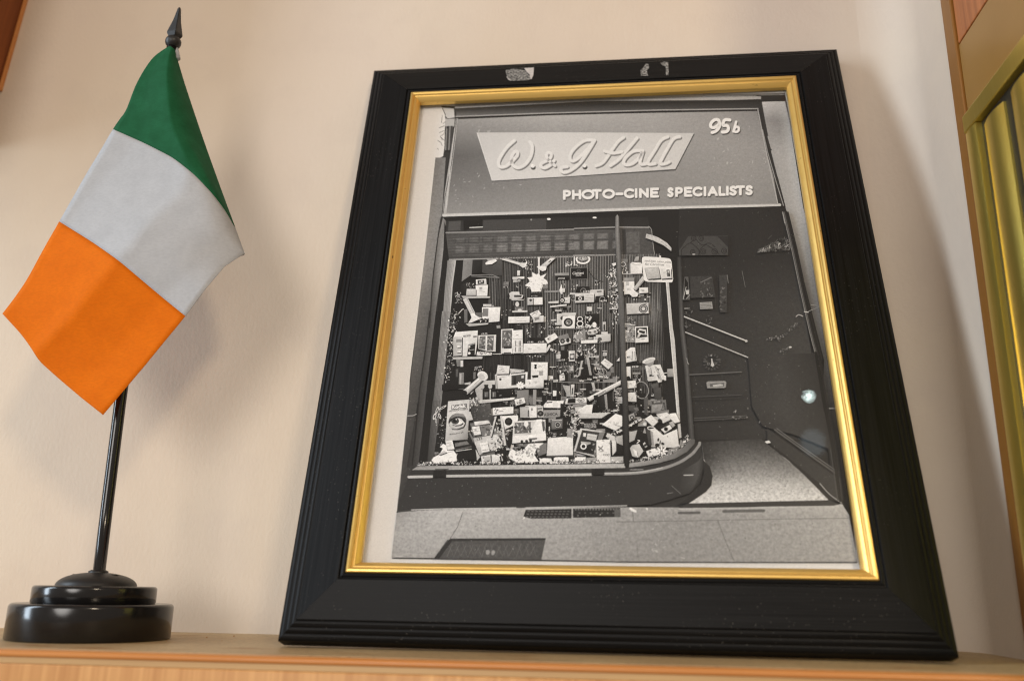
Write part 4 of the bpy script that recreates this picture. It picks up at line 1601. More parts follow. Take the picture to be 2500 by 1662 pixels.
P('E', 190, '1096,1070 1112,1070 1112,1212 1096,1212')
P('E', 34, '1215,1080 1402,1076 1402,1180 1216,1192'); Ln('E', 180, 5, '1230,1160 1260,1156')
P('E', 208, '945,1222 1432,1188 1432,1214 960,1266')
P('E', 128, '1470,1090 1630,1080 1630,1290 1590,1290 1560,1200 1470,1190'); P('E', 150, '1690,1080 1735,1080 1730,1285 1690,1285'); P('E', 120, '1640,1160 1690,1195 1690,1285 1650,1285')
P('E', 218, '1168,872 1616,838 1606,1040 1180,1072')
P('E', 76, '1394,886 1588,864 1582,1004 1394,1022'); P('E', 44, '1420,900 1460,895 1455,1000 1425,1005'); P('E', 214, '1530,890 1562,886 1562,920 1530,925')
P('E', 180, '1170,880 1190,875 1200,1060 1180,1072'); El('E', 70, 1243, 938, 17)
Text('E', 165, 'TRANSISTOR', 1215, 915, 1370, 900, 16)
P('E', 218, '1208,744 1370,756 1362,862 1188,868'); Ln('E', 150, 4, '1230,770 1280,774')
P('E', 182, '1374,794 1570,808 1570,836 1382,856'); Text('E', 220, '£9.50', 1440, 850, 1530, 842, 18)
for k in range(9):
    a = 2 * pi * k / 9
    El('E', 240, 1515 + 34 * cos(a), 1022 + 34 * sin(a), 22, 11, math.degrees(a))
El('E', 206, 1515, 1022, 14)
P('E', 224, '1664,705 1890,705 1886,945 1660,940'); P('E', 40, '1705,735 1742,735 1736,765 1742,796 1705,796 1711,765'); P('E', 44, '1674,886 1766,880 1758,912 1682,920')
Ln('E', 160, 4, '1755,750 1860,748'); bits('E', 1690, 810, 1850, 860, 10, 12, [180, 150], 24)
P('E', 216, '1588,940 1836,940 1832,1056 1588,1066'); Ln('E', 120, 5, '1588,1052 1832,1044'); bits('E', 1625, 970, 1650, 1000, 5, 10, [130], 25)
Ln('E', 60, 8, '980,1075 1830,1060')

# --- enlargement F
P('F', 36, '316,86 436,84 438,240 314,242'); Ring('F', 206, 370, 116, 34, 30, 13); Ring('F', 208, 370, 178, 40, 36, 14)
Text('F', 226, '£65.80', 318, 240, 425, 236, 26, 0.02)
P('F', 40, '450,50 620,40 620,180 450,190'); P('F', 180, '485,130 510,75 535,90 500,155'); bits('F', 440, 60, 520, 200, 14, 14, [210, 225], 26)
Ln('F', 130, 8, '0,260 300,255 450,246')
P('F', 150, '300,330 430,250 450,380 300,440'); bits('F', 280, 260, 460, 440, 40, 20, [200, 120, 160, 225, 80], 27)
El('F', 230, 566, 196, 30, 38); bits('F', 440, 190, 540, 240, 10, 22, [215, 190], 28)
P('F', 200, '468,300 490,262 590,246 616,300 560,330 480,330'); El('F', 110, 505, 300, 22, 16); El('F', 120, 575, 290, 20, 18); bits('F', 580, 220, 645, 280, 10, 14, [220, 200], 29)
P('F', 186, '680,156 726,154 726,276 680,278'); P('F', 70, '690,190 716,188 716,270 690,272'); P('F', 212, '664,292 750,290 752,322 660,322')
P('F', 198, '585,332 786,316 788,414 660,432 590,384'); El('F', 90, 640, 392, 30, 26)
P('F', 226, '384,406 612,400 606,440 386,450')
P('F', 140, '400,270 446,266 444,390 402,390')
Ln('F', 110, 7, '260,458 700,440 790,415')
P('F', 128, '72,352 206,312 246,440 108,476'); P('F', 212, '84,410 238,378 246,440 108,476'); El('F', 46, 132, 418, 32); El('F', 150, 132, 418, 14); El('F', 50, 205, 405, 24, 30)
P('F', 40, '95,480 195,475 190,690 110,700'); P('F', 120, '110,490 158,488 156,540 112,540'); Text('F', 220, '£2.53', 82, 686, 165, 682, 20)
P('F', 192, '45,605 108,604 100,660 50,660')
P('F', 204, '216,552 302,546 302,690 220,694'); P('F', 60, '230,592 296,586 294,668 232,672'); P('F', 206, '240,610 284,606 282,650 242,652')
P('F', 30, '334,560 426,548 432,680 336,692'); El('F', 206, 362, 556, 28, 14)
P('F', 190, '384,686 412,680 372,890 344,892'); P('F', 172, '455,640 492,640 532,882 495,882'); P('F', 176, '524,980 562,976 586,1096 554,1102'); P('F', 110, '435,640 452,640 455,880 440,880')
bits('F', 330, 470, 600, 620, 40, 22, [200, 60, 150, 225, 40, 90], 30)
bits('F', 60, 700, 350, 880, 50, 16, [60, 120, 170, 40, 210], 31)
P('F', 36, '340,720 560,740 600,960 340,930'); P('F', 176, '384,686 412,680 372,890 344,892'); P('F', 160, '465,700 500,700 532,882 500,882')
Text('F', 210, '£1.80', 335, 800, 415, 796, 20)
P('F', 220, '652,712 710,654 822,736 756,802'); Ln('F', 130, 5, '705,690 790,725')
Ring('F', 110, 605, 815, 52, 62, 7); Ring('F', 166, 676, 846, 58, 56, 8); Ln('F', 190, 6, '685,800 690,870'); El('F', 120, 760, 866, 36, 32); P('F', 120, '785,770 830,768 838,850 785,852')
P('F', 208, '90,882 160,870 166,950 92,962'); P('F', 214, '110,870 145,845 155,880')
P('F', 84, '230,925 340,920 340,975 235,980')
for tx, xa, ya in (('40p', 362, 972), ('20p', 548, 925), ('50p', 470, 950), ('20p', 625, 915), ('30p', 700, 925), ('10p', 290, 905)):
    Text('F', 216, tx, xa, ya, xa + 62, ya - 4, 24, 0.02)
P('F', 140, '690,945 872,925 876,970 690,985'); Ln('F', 160, 10, '868,890 870,990')
Ln('F', 150, 8, '80,975 340,985 870,975')
P('F', 46, '0,1050 80,1048 82,1180 0,1190'); P('F', 226, '0,1090 50,1094 46,1164 0,1170')
Ln('F', 150, 6, '125,990 122,1210')
P('F', 170, '130,1000 235,1020 245,1180 190,1150 150,1060'); P('F', 40, '130,995 230,1010 228,1030 130,1015'); P('F', 200, '246,1010 296,1006 285,1180 255,1180'); P('F', 60, '262,1060 280,1050 276,1140 262,1150')
Ring('F', 130, 386, 1132, 26, 34, 8); El('F', 216, 340, 1142, 10)
P('F', 212, '464,1190 925,950 926,1010 500,1236'); Ln('F', 240, 10, '500,1188 915,968'); Ln('F', 160, 12, '510,1226 920,1004')
P('F', 34, '556,1160 608,1150 640,1230 640,1300 600,1300 590,1220 560,1200')
for s in ('580,1220 550,1480', '600,1240 605,1470', '620,1240 690,1460'):
    Ln('F', 34, 12, s)
P('F', 150, '700,1150 735,1140 750,1340 725,1350')
P('F', 44, '620,1180 700,1160 720,1350 640,1370')
for k in range(13):
    Ln('F', 190 if k % 2 else 120, 8, f'{840+k*2.5},{1075+k*21} {880+k*2},{1085+k*21}')
along('F', '850,1060 870,1200 890,1350', 40, 30, 10, [220, 120, 60], 6)
P('F', 148, '985,222 1112,216 1120,435 986,438', 0.8); bits('F', 990, 225, 1110, 430, 34, 18, [70, 190, 110, 215], 32); El('F', 70, 1003, 248, 18, 22)
P('F', 224, '1120,222 1296,214 1306,430 1126,440'); P('F', 62, '1134,236 1284,230 1290,362 1136,376')
P('F', 214, '1152,290 1180,250 1270,262 1280,335 1180,322'); P('F', 58, '1178,268 1260,284 1250,322 1178,300'); P('F', 200, '1165,320 1200,325 1175,368 1150,366')
Ln('F', 130, 5, '1185,395 1250,388')
Ln('F', 214, 10, '978,206 1120,200'); Ln('F', 206, 10, '978,182 1050,180 1080,200')
bits('F', 1020, 80, 1130, 190, 16, 16, [70, 150, 190], 33)
P('F', 220, '988,562 1062,505 1122,504 1146,686 1096,692 1000,712'); Text('F', 60, 'MX', 1014, 652, 1062, 648, 26, 0.02); Ln('F', 60, 8, '1085,560 1080,680'); Ln('F', 70, 8, '1120,560 1125,670')
P('F', 34, '1000,722 1222,714 1218,745 1000,752'); Text('F', 218, '£2.20', 1080, 778, 1168, 774, 22, 0.02); P('F', 100, '1066,795 1180,792 1180,810 1066,812')
P('F', 224, '868,690 910,640 912,690')
P('F', 210, '1258,752 1466,736 1546,940 1300,966'); P('F', 190, '1290,770 1330,766 1350,870 1310,880'); Ln('F', 44, 12, '1320,896 1375,890'); Ln('F', 60, 12, '1430,795 1442,815 1450,795'); P('F', 216, '1520,890 1545,888 1545,955 1522,958')
P('F', 146, '1235,716 1392,660 1368,742 1320,772'); P('F', 214, '1338,770 1402,750 1492,970 1440,986'); Ln('F', 150, 10, '1395,765 1478,965'); El('F', 216, 1310, 682, 92, 34, -18); El('F', 190, 1320, 692, 70, 20, -18)
Ln('F', 190, 12, '1470,890 1500,860 1556,852', True)
P('F', 156, '1560,798 1642,794 1646,905 1564,906', 0.6)
P('F', 212, '1004,768 1060,764 1066,930 1010,932'); El('F', 34, 1030, 930, 30, 34)
P('F', 222, '1010,965 1130,955 1142,1050 1018,1066'); Ln('F', 120, 6, '1020,980 1028,1040')
P('F', 210, '1015,1122 1135,1116 1142,1245 1022,1240')
Ring('F', 150, 1210, 1086, 94, 116, 11, -12); El('F', 200, 1200, 1080, 10)
P('F', 76, '1370,1062 1470,1050 1486,1202 1390,1216'); P('F', 88, '1340,1010 1440,985 1445,1050 1360,1062')
P('F', 110, '1338,1234 1542,1218 1556,1368 1344,1402'); P('F', 76, '1350,1242 1490,1232 1495,1270 1352,1278'); Text('F', 190, 'BOX', 1380, 1262, 1470, 1252, 18)
P('F', 140, '1352,1290 1500,1280 1510,1370 1356,1390', 0.8); Ln('F', 40, 8, '1510,1260 1490,1340 1480,1380'); Ln('F', 40, 8, '1520,1260 1535,1360'); El('F', 36, 1495, 1380, 40, 26)
P('F', 80, '1030,1295 1120,1292 1150,1380 1040,1370'); P('F', 110, '1100,1330 1170,1320 1150,1390'); El('F', 34, 1210, 1300, 44, 46); El('F', 200, 1205, 1295, 8)
P('F', 90, '1240,1190 1300,1180 1290,1410 1250,1420')
P('F', 216, '470,1292 546,1280 530,1400 362,1392 358,1342'); P('F', 196, '300,1280 400,1300 360,1400 300,1440')
P('F', 192, '350,1400 790,1395 700,1470 350,1475', 0.5)

# --- enlargement G
for cx, cy, rx, ry, rt in ((605, 240, 50, 16, -70), (680, 205, 60, 14, -30), (570, 325, 46, 20, 110), (640, 320, 40, 16, 70), (590, 385, 34, 12, 80)):
    El('G', 214, cx, cy, rx, ry, rt); El('G', 70, cx, cy, rx * 0.62, ry * 0.5, rt)
along('G', '690,300 660,450 680,600 640,700', 60, 70, 9, [200, 120, 90, 220], 8)
P('G', 110, '1045,100 1160,90 1200,200 1060,210', 0.9); bits('G', 1050, 60, 1190, 230, 40, 18, [210, 60, 150, 230], 34)
P('G', 74, '1060,200 1330,140 1360,420 1100,440', 0.8); bits('G', 1100, 180, 1340, 400, 30, 14, [110, 150, 40, 90], 35)
Text('G', 120, 'GR', 1215, 190, 1275, 182, 40, 0.01)
Grad('G', ['754,120 900,106 1050,94', '735,380 880,370 1036,350', '716,655 860,650 1022,640'], [[200, 196, 186], [196, 206, 188], [176, 168, 130]], 0.3)
P('G', 112, '798,172 1012,148 1014,212 800,238'); Text('G', 224, 'Kodak', 812, 222, 1000, 200, 44, 0.035)
Text('G', 50, 'INSTAMATIC CAMERA', 766, 264, 1026, 232, 17, 0.02)
El('G', 78, 882, 396, 124, 112, -20, 32); P('G', 130, '775,345 850,285 960,290 1000,340 900,322 820,360')
P('G', 196, '766,432 800,385 850,345 930,352 985,420 960,468 880,494 800,492')
P('G', 222, '800,425 850,370 905,365 960,410 920,440 850,446'); El('G', 70, 850, 388, 54, 46); El('G', 36, 846, 384, 28, 26); El('G', 214, 866, 366, 9)
Ln('G', 44, 16, '768,400 815,358 870,336 935,352 985,395', True); Ln('G', 130, 8, '800,490 870,498 950,470', True)
Text('G', 64, 'Making good gift', 778, 580, 966, 545, 19, 0.015)
P('G', 196, '1036,262 1060,260 1095,370 1035,384')
P('G', 40, '1025,540 1045,530 1115,700 1100,720 1030,660'); P('G', 120, '1040,560 1100,690 1110,640 1050,540')
P('G', 226, '716,660 812,648 842,770 746,782'); Ln('G', 150, 5, '735,690 800,682'); Ln('G', 150, 5, '740,730 815,722')
P('G', 116, '846,692 1012,662 1078,742 860,792', 0.8); P('G', 44, '850,740 1060,700 1075,730 862,775'); Ln('G', 210, 8, '862,800 1075,770')
P('G', 120, '1052,420 1330,378 1402,470 1432,560 1100,612', 0.8); bits('G', 1080, 400, 1420, 580, 36, 20, [70, 160, 200, 50], 36)
P('G', 216, '1108,400 1300,378 1330,420 1120,450'); P('G', 226, '1078,470 1180,455 1206,570 1112,582'); Ln('G', 140, 5, '1095,500 1185,488'); Ln('G', 140, 5, '1102,530 1192,520')
P('G', 194, '1098,622 1432,568 1502,700 1390,790 1310,800 1182,852 1120,700', 0.5); Text('G', 60, '133', 1150, 655, 1222, 640, 36, 0.02)
bits('G', 1310, 620, 1500, 800, 36, 22, [120, 220, 170, 80], 37)
P('G', 226, '1188,692 1290,674 1322,800 1214,822'); Ln('G', 150, 5, '1210,720 1290,708'); Ln('G', 110, 7, '1220,790 1310,775'); P('G', 90, '1185,850 1390,800 1390,830 1190,870')
P('G', 190, '1130,770 1190,880 1150,930'); P('G', 210, '1205,870 1330,850 1340,960 1215,965'); P('G', 170, '1245,880 1320,872 1330,955 1250,960'); P('G', 216, '1350,850 1450,835 1470,960 1350,965')
P('G', 232, '528,922 560,880 640,842 682,762 640,742 690,698 730,720 742,790 830,788 872,850 872,940 560,962', 0.15)
Ln('G', 170, 7, '640,845 740,820 830,800'); Ln('G', 180, 6, '765,890 810,878'); P('G', 196, '620,840 700,790 740,815 650,850')
P('G', 38, '868,872 890,830 930,808 1060,792 1132,768 1138,932 1050,910 1000,940 920,944 872,902')
P('G', 36, '1442,832 1532,812 1545,850 1566,900 1520,932 1480,852'); El('G', 232, 1460, 858, 12, 14); El('G', 232, 1495, 848, 10, 12); P('G', 226, '1478,860 1505,930 1490,935'); Ln('G', 50, 10, '1395,845 1445,850')
P('G', 40, '1540,580 1640,590 1600,780 1550,700'); along('G', '1400,450 1440,560 1500,620 1560,540 1620,480', 60, 60, 14, [220, 80, 180, 230], 9)
P('G', 70, '1300,330 1380,310 1390,470 1340,440', 0.8)
P('G', 198, '1398,312 1422,310 1348,602 1324,602'); P('G', 200, '1462,312 1492,310 1548,720 1518,726')
P('G', 230, '1364,210 1646,192 1646,286 1370,310'); bits('G', 1385, 225, 1440, 290, 12, 14, [70, 110, 150], 38)
P('G', 224, '1492,322 1706,310 1712,372 1650,450 1530,502'); El('G', 34, 1580, 396, 52, 54); El('G', 58, 1575, 390, 30, 30)
P('G', 216, '1658,96 1792,68 1812,140 1680,180'); bits('G', 1690, 95, 1750, 150, 10, 16, [110, 150], 39)
P('G', 182, '1734,200 2046,184 2060,340 1738,342'); P('G', 226, '1860,195 1962,190 1966,340 1870,346'); Ln('G', 50, 14, '1850,245 1848,325'); Ln('G', 224, 8, '1810,188 2020,176'); El('G', 44, 2016, 286, 40); El('G', 100, 2014, 284, 16); P('G', 120, '1975,210 2040,205 2035,230 1980,235')
P('G', 226, '2058,172 2112,108 2232,116 2336,108 2312,212 2058,206'); P('G', 90, '2095,128 2180,122 2175,140 2095,146'); El('G', 214, 2220, 165, 40, 44)
P('G', 148, '2056,240 2286,234 2282,330 2056,352'); Text('G', 52, 'YASHICA', 2030, 325, 2250, 312, 40, 0.02)
P('G', 200, '1648,392 2082,368 2092,652 1628,694'); P('G', 104, '1664,412 1882,400 1886,550 1660,562', 0.9); bits('G', 1670, 420, 1880, 550, 30, 24, [70, 150, 60, 200, 110], 40)
El('G', 226, 1820, 430, 30, 40); P('G', 226, '1890,520 1960,370 2030,365 2080,500 2085,560 1890,580'); P('G', 90, '2030,400 2070,395 2075,520 2050,530')
P('G', 228, '1640,592 2090,560 2092,652 1630,694'); Ln('G', 40, 14, '1632,706 1740,690 2095,665')
for cx, cy in ((1762, 668), (1826, 664), (1880, 654)):
    El('G', 50, cx, cy, 20)
P('G', 110, '1700,720 2100,690 2095,830 1990,870 1960,780', 0.6)
P('G', 232, '1578,862 1600,790 1640,775 1680,802 1782,790 1850,702 1930,692 2062,690 1962,762 1930,850 1992,942 1700,962 1600,902', 0.15)
along('G', '1620,830 1720,850 1820,800 1900,760 1880,860 1940,900', 110, 90, 20, [250, 200, 170, 235, 150], 10)
P('G', 222, '2116,622 2352,604 H330,604 H332,850 G2352,852 G2100,862'); Ln('O', 150, 1.5, 'G2112,862 H330,852'); Ln('O', 70, 4.0, 'G2110,880 H330,872')
for s in ('2000,955 2010,905 2060,895 2160,898 2180,950', '2190,960 2200,890 2260,880 2352,884 2352,950'):
    P('G', 230, s)

# --- enlargement H
P('H', 36, '160,150 230,160 220,340 160,330'); bits('H', 205, 170, 330, 340, 36, 16, [220, 200, 60, 160], 41)
P('H', 216, '240,82 512,70 518,140 224,160'); P('H', 30, '266,86 366,80 366,145 254,148'); Ring('H', 60, 440, 106, 44, 26, 7); El('H', 120, 440, 110, 24, 12)
P('H', 150, '330,165 518,145 516,186 330,206'); Text('H', 60, 'PHOTO EQUIPMENT', 345, 196, 505, 178, 14)
P('H', 226, '396,234 520,166 602,180 586,282 600,290 420,300'); P('H', 194, '420,292 840,272 720,350 420,352', 0.4); Ln('H', 90, 8, '425,356 720,352')
P('H', 88, '20,372 196,350 190,492 40,512', 0.6); P('H', 116, '40,382 182,376 176,480 46,490'); El('H', 40, 122, 440, 46); Ring('H', 172, 122, 440, 36, 36, 10); El('H', 130, 122, 440, 14); Ln('H', 200, 8, '45,380 178,374')
P('H', 200, '0,470 16,460 16,520 0,530')
along('H', '370,260 380,340 350,430 340,540 300,640', 110, 50, 13, [225, 150, 80, 200, 240], 11)
P('H', 150, '255,490 330,495 320,620 250,610', 0.9)
P('H', 200, '385,520 425,515 400,590'); P('H', 40, '442,480 470,420 642,408 676,492')
for k, tx in enumerate(('MATCH YOUR', 'CHRISTMAS', 'COLOUR')):
    Text('H', 196, tx, 480 + k * 4, 440 + k * 22, 640 + k * 6, 436 + k * 24, 16, 0.02)
P('H', 188, '430,488 772,530 632,882 340,802'); P('H', 60, '456,510 692,545 612,850 366,800'); P('H', 120, '692,545 770,532 632,880 612,850', 0.5); P('H', 96, '456,510 440,560 380,780 366,800')
P('H', 196, '530,558 662,580 642,664 514,636'); Ln('H', 110, 4, '535,590 650,612'); P('H', 212, '470,552 510,556 506,606 468,602')
P('H', 168, '440,668 572,680 566,732 440,738'); P('H', 40, '460,740 600,690 590,830 470,800'); El('H', 226, 474, 736, 42); El('H', 48, 474, 736, 26); bits('H', 590, 690, 640, 840, 12, 12, [210, 60], 42)
P('H', 228, '650,650 836,640 846,960 655,962'); P('H', 50, '718,664 740,652 765,660'); Ln('H', 120, 16, '680,740 740,790'); Ln('H', 120, 14, '735,735 685,790'); Ln('H', 160, 4, '680,815 820,810')
for k in range(3):
    Ring('H', 120, 756 + k * 30, 850, 12, 12, 7)
P('H', 196, '780,600 800,550 900,600 920,680 870,690 850,650'); P('H', 206, '860,660 920,660 920,800 870,860'); bits('H', 780, 560, 920, 700, 18, 22, [235, 150, 200], 43)
P('H', 40, '910,590 1010,700 1015,880 930,830')
P('H', 228, '912,288 1002,320 1002,460 912,522 728,440', 0.15); Ln('H', 60, 6, '900,440 990,470'); bits('H', 800, 400, 960, 470, 8, 20, [190, 170], 44)
P('H', 30, '900,534 1270,338 1286,380 932,592'); Text('H', 224, 'Pola', 938, 562, 1005, 520, 36, 0.03); Text('H', 224, 'rapid III Set', 1092, 470, 1275, 372, 34, 0.03)
P('H', 172, '1100,542 1208,514 1170,650 1100,682'); P('H', 172, '908,612 1006,580 1012,722 930,690')
P('H', 150, '1086,312 1162,278 1180,340 1100,392'); El('H', 50, 1136, 342, 26); El('H', 190, 1136, 342, 12)
P('H', 30, '1100,690 1200,640 1290,480 1330,500 1370,720 1300,800 1200,700'); P('H', 160, '1285,550 1310,480 1330,560')
P('H', 218, '1310,362 1396,304 1492,400 1422,466'); P('H', 80, '1310,364 1422,466 1430,482 1330,402')
El('H', 206, 1310, 430, 24, 24); P('H', 120, '1460,250 1640,240 1640,280 1480,330')
P('H', 210, '1468,300 1612,270 1704,350 1560,420'); bits('H', 1500, 300, 1650, 380, 10, 24, [225, 190], 45); P('H', 226, '1652,290 1732,280 1792,400 1720,420 1640,340')
El('H', 36, 1520, 390, 34, 26, 40)
P('H', 212, '1380,500 1450,488 1562,582 1752,500 1776,740 1700,752 1402,742 1390,620', 0.2); P('H', 70, '1330,500 1386,512 1410,722 1366,722'); Ring('H', 200, 1400, 490, 52, 22, 12, 10)
P('H', 150, '1386,520 1420,540 1440,730 1408,735')
P('H', 44, '1505,472 1680,390 1732,460 1580,572'); P('H', 214, '1530,502 1652,440 1682,490 1582,556'); El('H', 36, 1600, 500, 28); P('H', 170, '1640,412 1690,392 1725,450 1690,480')
P('H', 60, '1608,598 1630,594 1626,610')
P('H', 190, '1108,762 1140,720 1232,700 1292,800 1222,892 1140,868'); P('H', 224, '1150,770 1200,800 1220,890 1180,860'); Ln('H', 220, 10, '1205,690 1240,660 1215,650', True)
P('H', 36, '1244,712 1310,654 1372,746 1310,802'); P('H', 190, '1285,700 1310,675 1345,735 1320,755'); El('H', 40, 1318, 718, 18)
P('H', 228, '1328,802 1450,758 1502,842 1362,882'); El('H', 140, 1380, 810, 16)
for cx, cy, rx, ry, rt in ((1495, 645, 14, 24, 10), (1480, 720, 34, 26, 0), (1555, 700, 24, 18, 30), (1545, 750, 14, 20, 0), (1520, 680, 8, 30, 10)):
    El('H', 44, cx, cy, rx, ry, rt)
for a in range(0, 360, 45):
    El('H', 236, 1540 + 52 * cos(radians(a)), 800 + 40 * sin(radians(a)), 34, 12, a)
P('H', 130, '1640,770 1780,730 1800,640 1860,700 1780,810 1600,880', 0.8)
P('H', 150, '340,900 660,885 660,960 340,965', 0.5); P('H', 175, '850,880 1015,872 1018,960 850,962', 0.5)
for s in ('66,944 70,896 96,884 230,880 268,886 276,940', '352,940 360,888 400,880 506,882 500,930'):
    P('H', 232, s)

GOODS[0] = False
# --- tinsel and sill
along('G', '360,985 600,965 900,960 1300,965 1700,960 2050,965 2352,960', 330, 34, 13, [240, 200, 140, 60, 250, 90], 20)
along('H', '0,960 300,950 640,945 1000,950', 150, 30, 13, [240, 200, 140, 60, 250, 90], 21)
along('H', '1110,945 1300,910 1500,870 1700,810 1800,750 1880,660 1890,600', 190, 34, 13, [240, 200, 120, 60, 250, 70], 22)
Ln('O', 40, 1.6, 'G345,1000 G1200,992 G2352,978 H640,972 H1020,966'); Ln('H', 40, 9, '1105,968 1400,930 1650,860 1800,780 1900,670', True)
Grad('O', ['G345,1004 G1200,996 G2352,982 H1030,972', 'G262,1058 G1200,1052 G2352,1044 H1045,1030'], [[140, 176, 182, 170], [150, 168, 172, 160]], 0.6)
P('O', 62, 'G258,1062 G1200,1056 G2352,1048 H1045,1034 H1100,1030 H1400,1000 H1700,930 H1900,820 H2000,710 H2040,720 H1960,860 H1760,1000 H1500,1080 H1100,1115 H0,1125 G230,1140')
Grad('H', ['1095,968 1300,940 1500,905 1700,838 1850,740 1930,640 1990,640', '1095,1024 1300,1000 1500,965 1720,905 1890,810 1990,700 1996,660'], [[160, 150, 138, 124, 112, 100, 90], [140, 132, 122, 112, 104, 96, 90]], 0.4)
Ln('H', 160, 8, '1110,1056 1290,1052')
Ln('O', 182, 6.2, 'G218,1154 G540,1148'); Ln('O', 176, 6.2, 'G735,1142 G1200,1136 G2352,1126 H580,1120')
stroke(smooth(pts_of('H', '760,1112 1050,1108 1300,1088 1550,1038 1780,955 1950,845 2040,740 2060,690'), 6), 7.0, 138, 0.4)
stroke(smooth(pts_of('H', '760,1106 1050,1100 1300,1078 1550,1028'), 6), 3.0, 172, 0.4)
P('G', 48, '560,1060 735,1052 730,1160 545,1160'); Ln('G', 60, 10, '580,1050 760,1045')
P('H', 48, '585,1050 762,1045 762,1125 582,1130')
# stall riser
P('O', 62, 'G214,1176 G540,1172 G1200,1160 G2352,1148 H580,1142 H1050,1132 H1300,1112 H1560,1062 H1800,975 H1980,850 H2075,720 H2110,960 H2080,1120 H1980,1300 H1700,1450 H1400,1530 H1100,1552 H0,1566 K880,556 K265,578 K230,592 K160,598 G80,1500')
Grad('O', ['J250,1150 J400,1060 J440,1000', 'J230,1300 J380,1240 J445,1120', 'J160,1410 J320,1360 J420,1260'], [[66, 82, 70], [64, 80, 60], [58, 62, 54]], 0.3)
Ln('J', 176, 9, '266,1192 350,1190'); Ln('J', 120, 4, '150,1290 235,1365'); Ln('J', 130, 5, '110,1362 160,1355')
# mullion
Grad('O', ['D852,70 D880,40 D902,70', 'D850,300 D880,300 D912,300', 'D878,900 D910,900 D946,900', 'F905,0 F940,0 F976,0', 'F930,800 F965,800 F1000,800', 'H1000,0 H1040,0 H1082,0', 'H1016,600 H1055,600 H1096,600', 'H1030,1000 H1068,1030 H1102,985'],
     [[90, 150, 100], [110, 138, 92], [92, 112, 86], [98, 104, 92], [84, 94, 84], [58, 76, 62], [50, 64, 52], [44, 48, 44]], 0.4)

# --- doorway
P('I', 76, '232,330 730,326 730,520 236,526', 0.5)
P('I', 58, '232,330 330,330 240,470'); P('I', 58, '620,330 730,330 730,440')
for cx in (385, 590):
    pass
for cx, cy, r in ((375, 490, 24), (480, 485, 26), (595, 485, 28), (690, 478, 26), (385, 352, 24), (460, 352, 24)):
    Ring('I', 50, cx, cy, r, r, 6); Ring('I', 52, cx + 3, cy, r * 0.45, r * 0.45, 5)
for s in ('262,520 262,470 300,430 350,400 400,430 435,470 435,520', '350,400 400,360 440,400 480,420 540,400 600,440', '450,520 445,470 500,420 550,440 640,510'):
    Ln('I', 50, 6, s, True)
El('I', 170, 385, 512, 16, 6)
dr = random.Random(5)
for _ in range(150):
    u_ = dr.random() ** 0.8
    x = 1020 + 325 * u_
    lo = 498 - 20 * u_
    hi = 490 - 140 * min(1, u_ * 1.35) + (60 * (u_ - 0.75) if u_ > 0.75 else 0)
    y = dr.uniform(hi, lo)
    edge = min((y - hi), (lo - y)) / max(lo - hi, 1)
    tn = 64 + (dr.uniform(20, 135) if not (0.42 < u_ < 0.52 or 0.72 < u_ < 0.80) else dr.uniform(0, 40)) * (0.35 + 1.3 * min(0.5, edge))
    l_ = dr.uniform(10, 34)
    a = radians(dr.uniform(-75, -20))
    Ln('I', tn, dr.uniform(4, 9), f'{x},{y} {x+l_*cos(a)},{y+l_*sin(a)}', False, 0.4)
Ln('I', 80, 6, '1130,360 1170,320')
P('I', 92, '290,740 330,738 348,970 270,972'); P('I', 46, '295,745 328,800 320,965 290,960'); P('I', 186, '305,872 340,872 335,912 308,915'); Ln('I', 160, 7, '280,960 308,840'); Ln('I', 150, 6, '310,960 345,920')
P('I', 70, '350,735 570,730 602,945 352,952', 0.8); Ln('I', 110, 10, '455,795 560,745'); bits('I', 450, 800, 595, 940, 24, 16, [90, 110, 60, 80], 52)
P('I', 72, '640,722 722,720 716,1096 650,1096', 0.9); bits('I', 645, 850, 715, 1090, 16, 18, [95, 55, 110], 53)
Ln('I', 120, 6, '720,720 732,800'); Ln('I', 110, 5, '870,680 902,840'); Ln('I', 70, 5, '600,940 610,1080')
P('I', 150, '444,996 568,990 576,1060 448,1064', 0.5)
for k in range(4):
    Ln('I', 96, 5, f'455,{1008+k*14} 562,{1004+k*14}')
P('I', 130, '290,1052 345,1050 340,1062 290,1064'); bits('I', 290, 1060, 370, 1260, 26, 16, [80, 100, 60], 54); bits('I', 500, 1120, 570, 1220, 8, 18, [80, 95], 55)
Ln('I', 168, 13, '290,1140 920,1386'); Ln('I', 210, 5, '290,1136 920,1382'); Ln('I', 158, 11, '302,1296 936,1552'); Ln('I', 200, 4, '302,1293 936,1548')
El('I', 176, 912, 1384, 13)
# right door frame
for dx, tn, wd in ((0, 46, 30), (-18, 96, 12), (-30, 132, 7), (-4, 60, 8), (22, 52, 14)):
    Ln('I', tn, wd, f'{1310+dx},90 {1400+dx},470 {1490+dx},900 {1580+dx},1300 {1650+dx},1568')
for dx, tn, wd in ((0, 44, 34), (-26, 82, 10), (-40, 60, 8), (26, 50, 12)):
    Ln('J', tn, wd, f'{1490+dx},60 {1580+dx},560 {1660+dx},980 {1722+dx},1420')
Ln('I', 150, 10, '1278,90 1300,200'); Ln('I', 190, 10, '1495,1090 1535,1095'); Ln('I', 176, 8, '1412,1140 1440,1120 1480,1135', True); Ln('I', 150, 6, '1540,1085 1600,1060 1655,1035'); Ln('I', 150, 6, '1565,1020 1650,1030')
for s in ('1130,1370 1200,1345 1240,1365', '1160,1530 1240,1500 1350,1445', '1240,1360 1330,1290 1420,1200'):
    along('I', s, 46, 16, 9, [100, 120, 90, 150], 30)
El('I', 190, 1355, 1446, 16, 8)
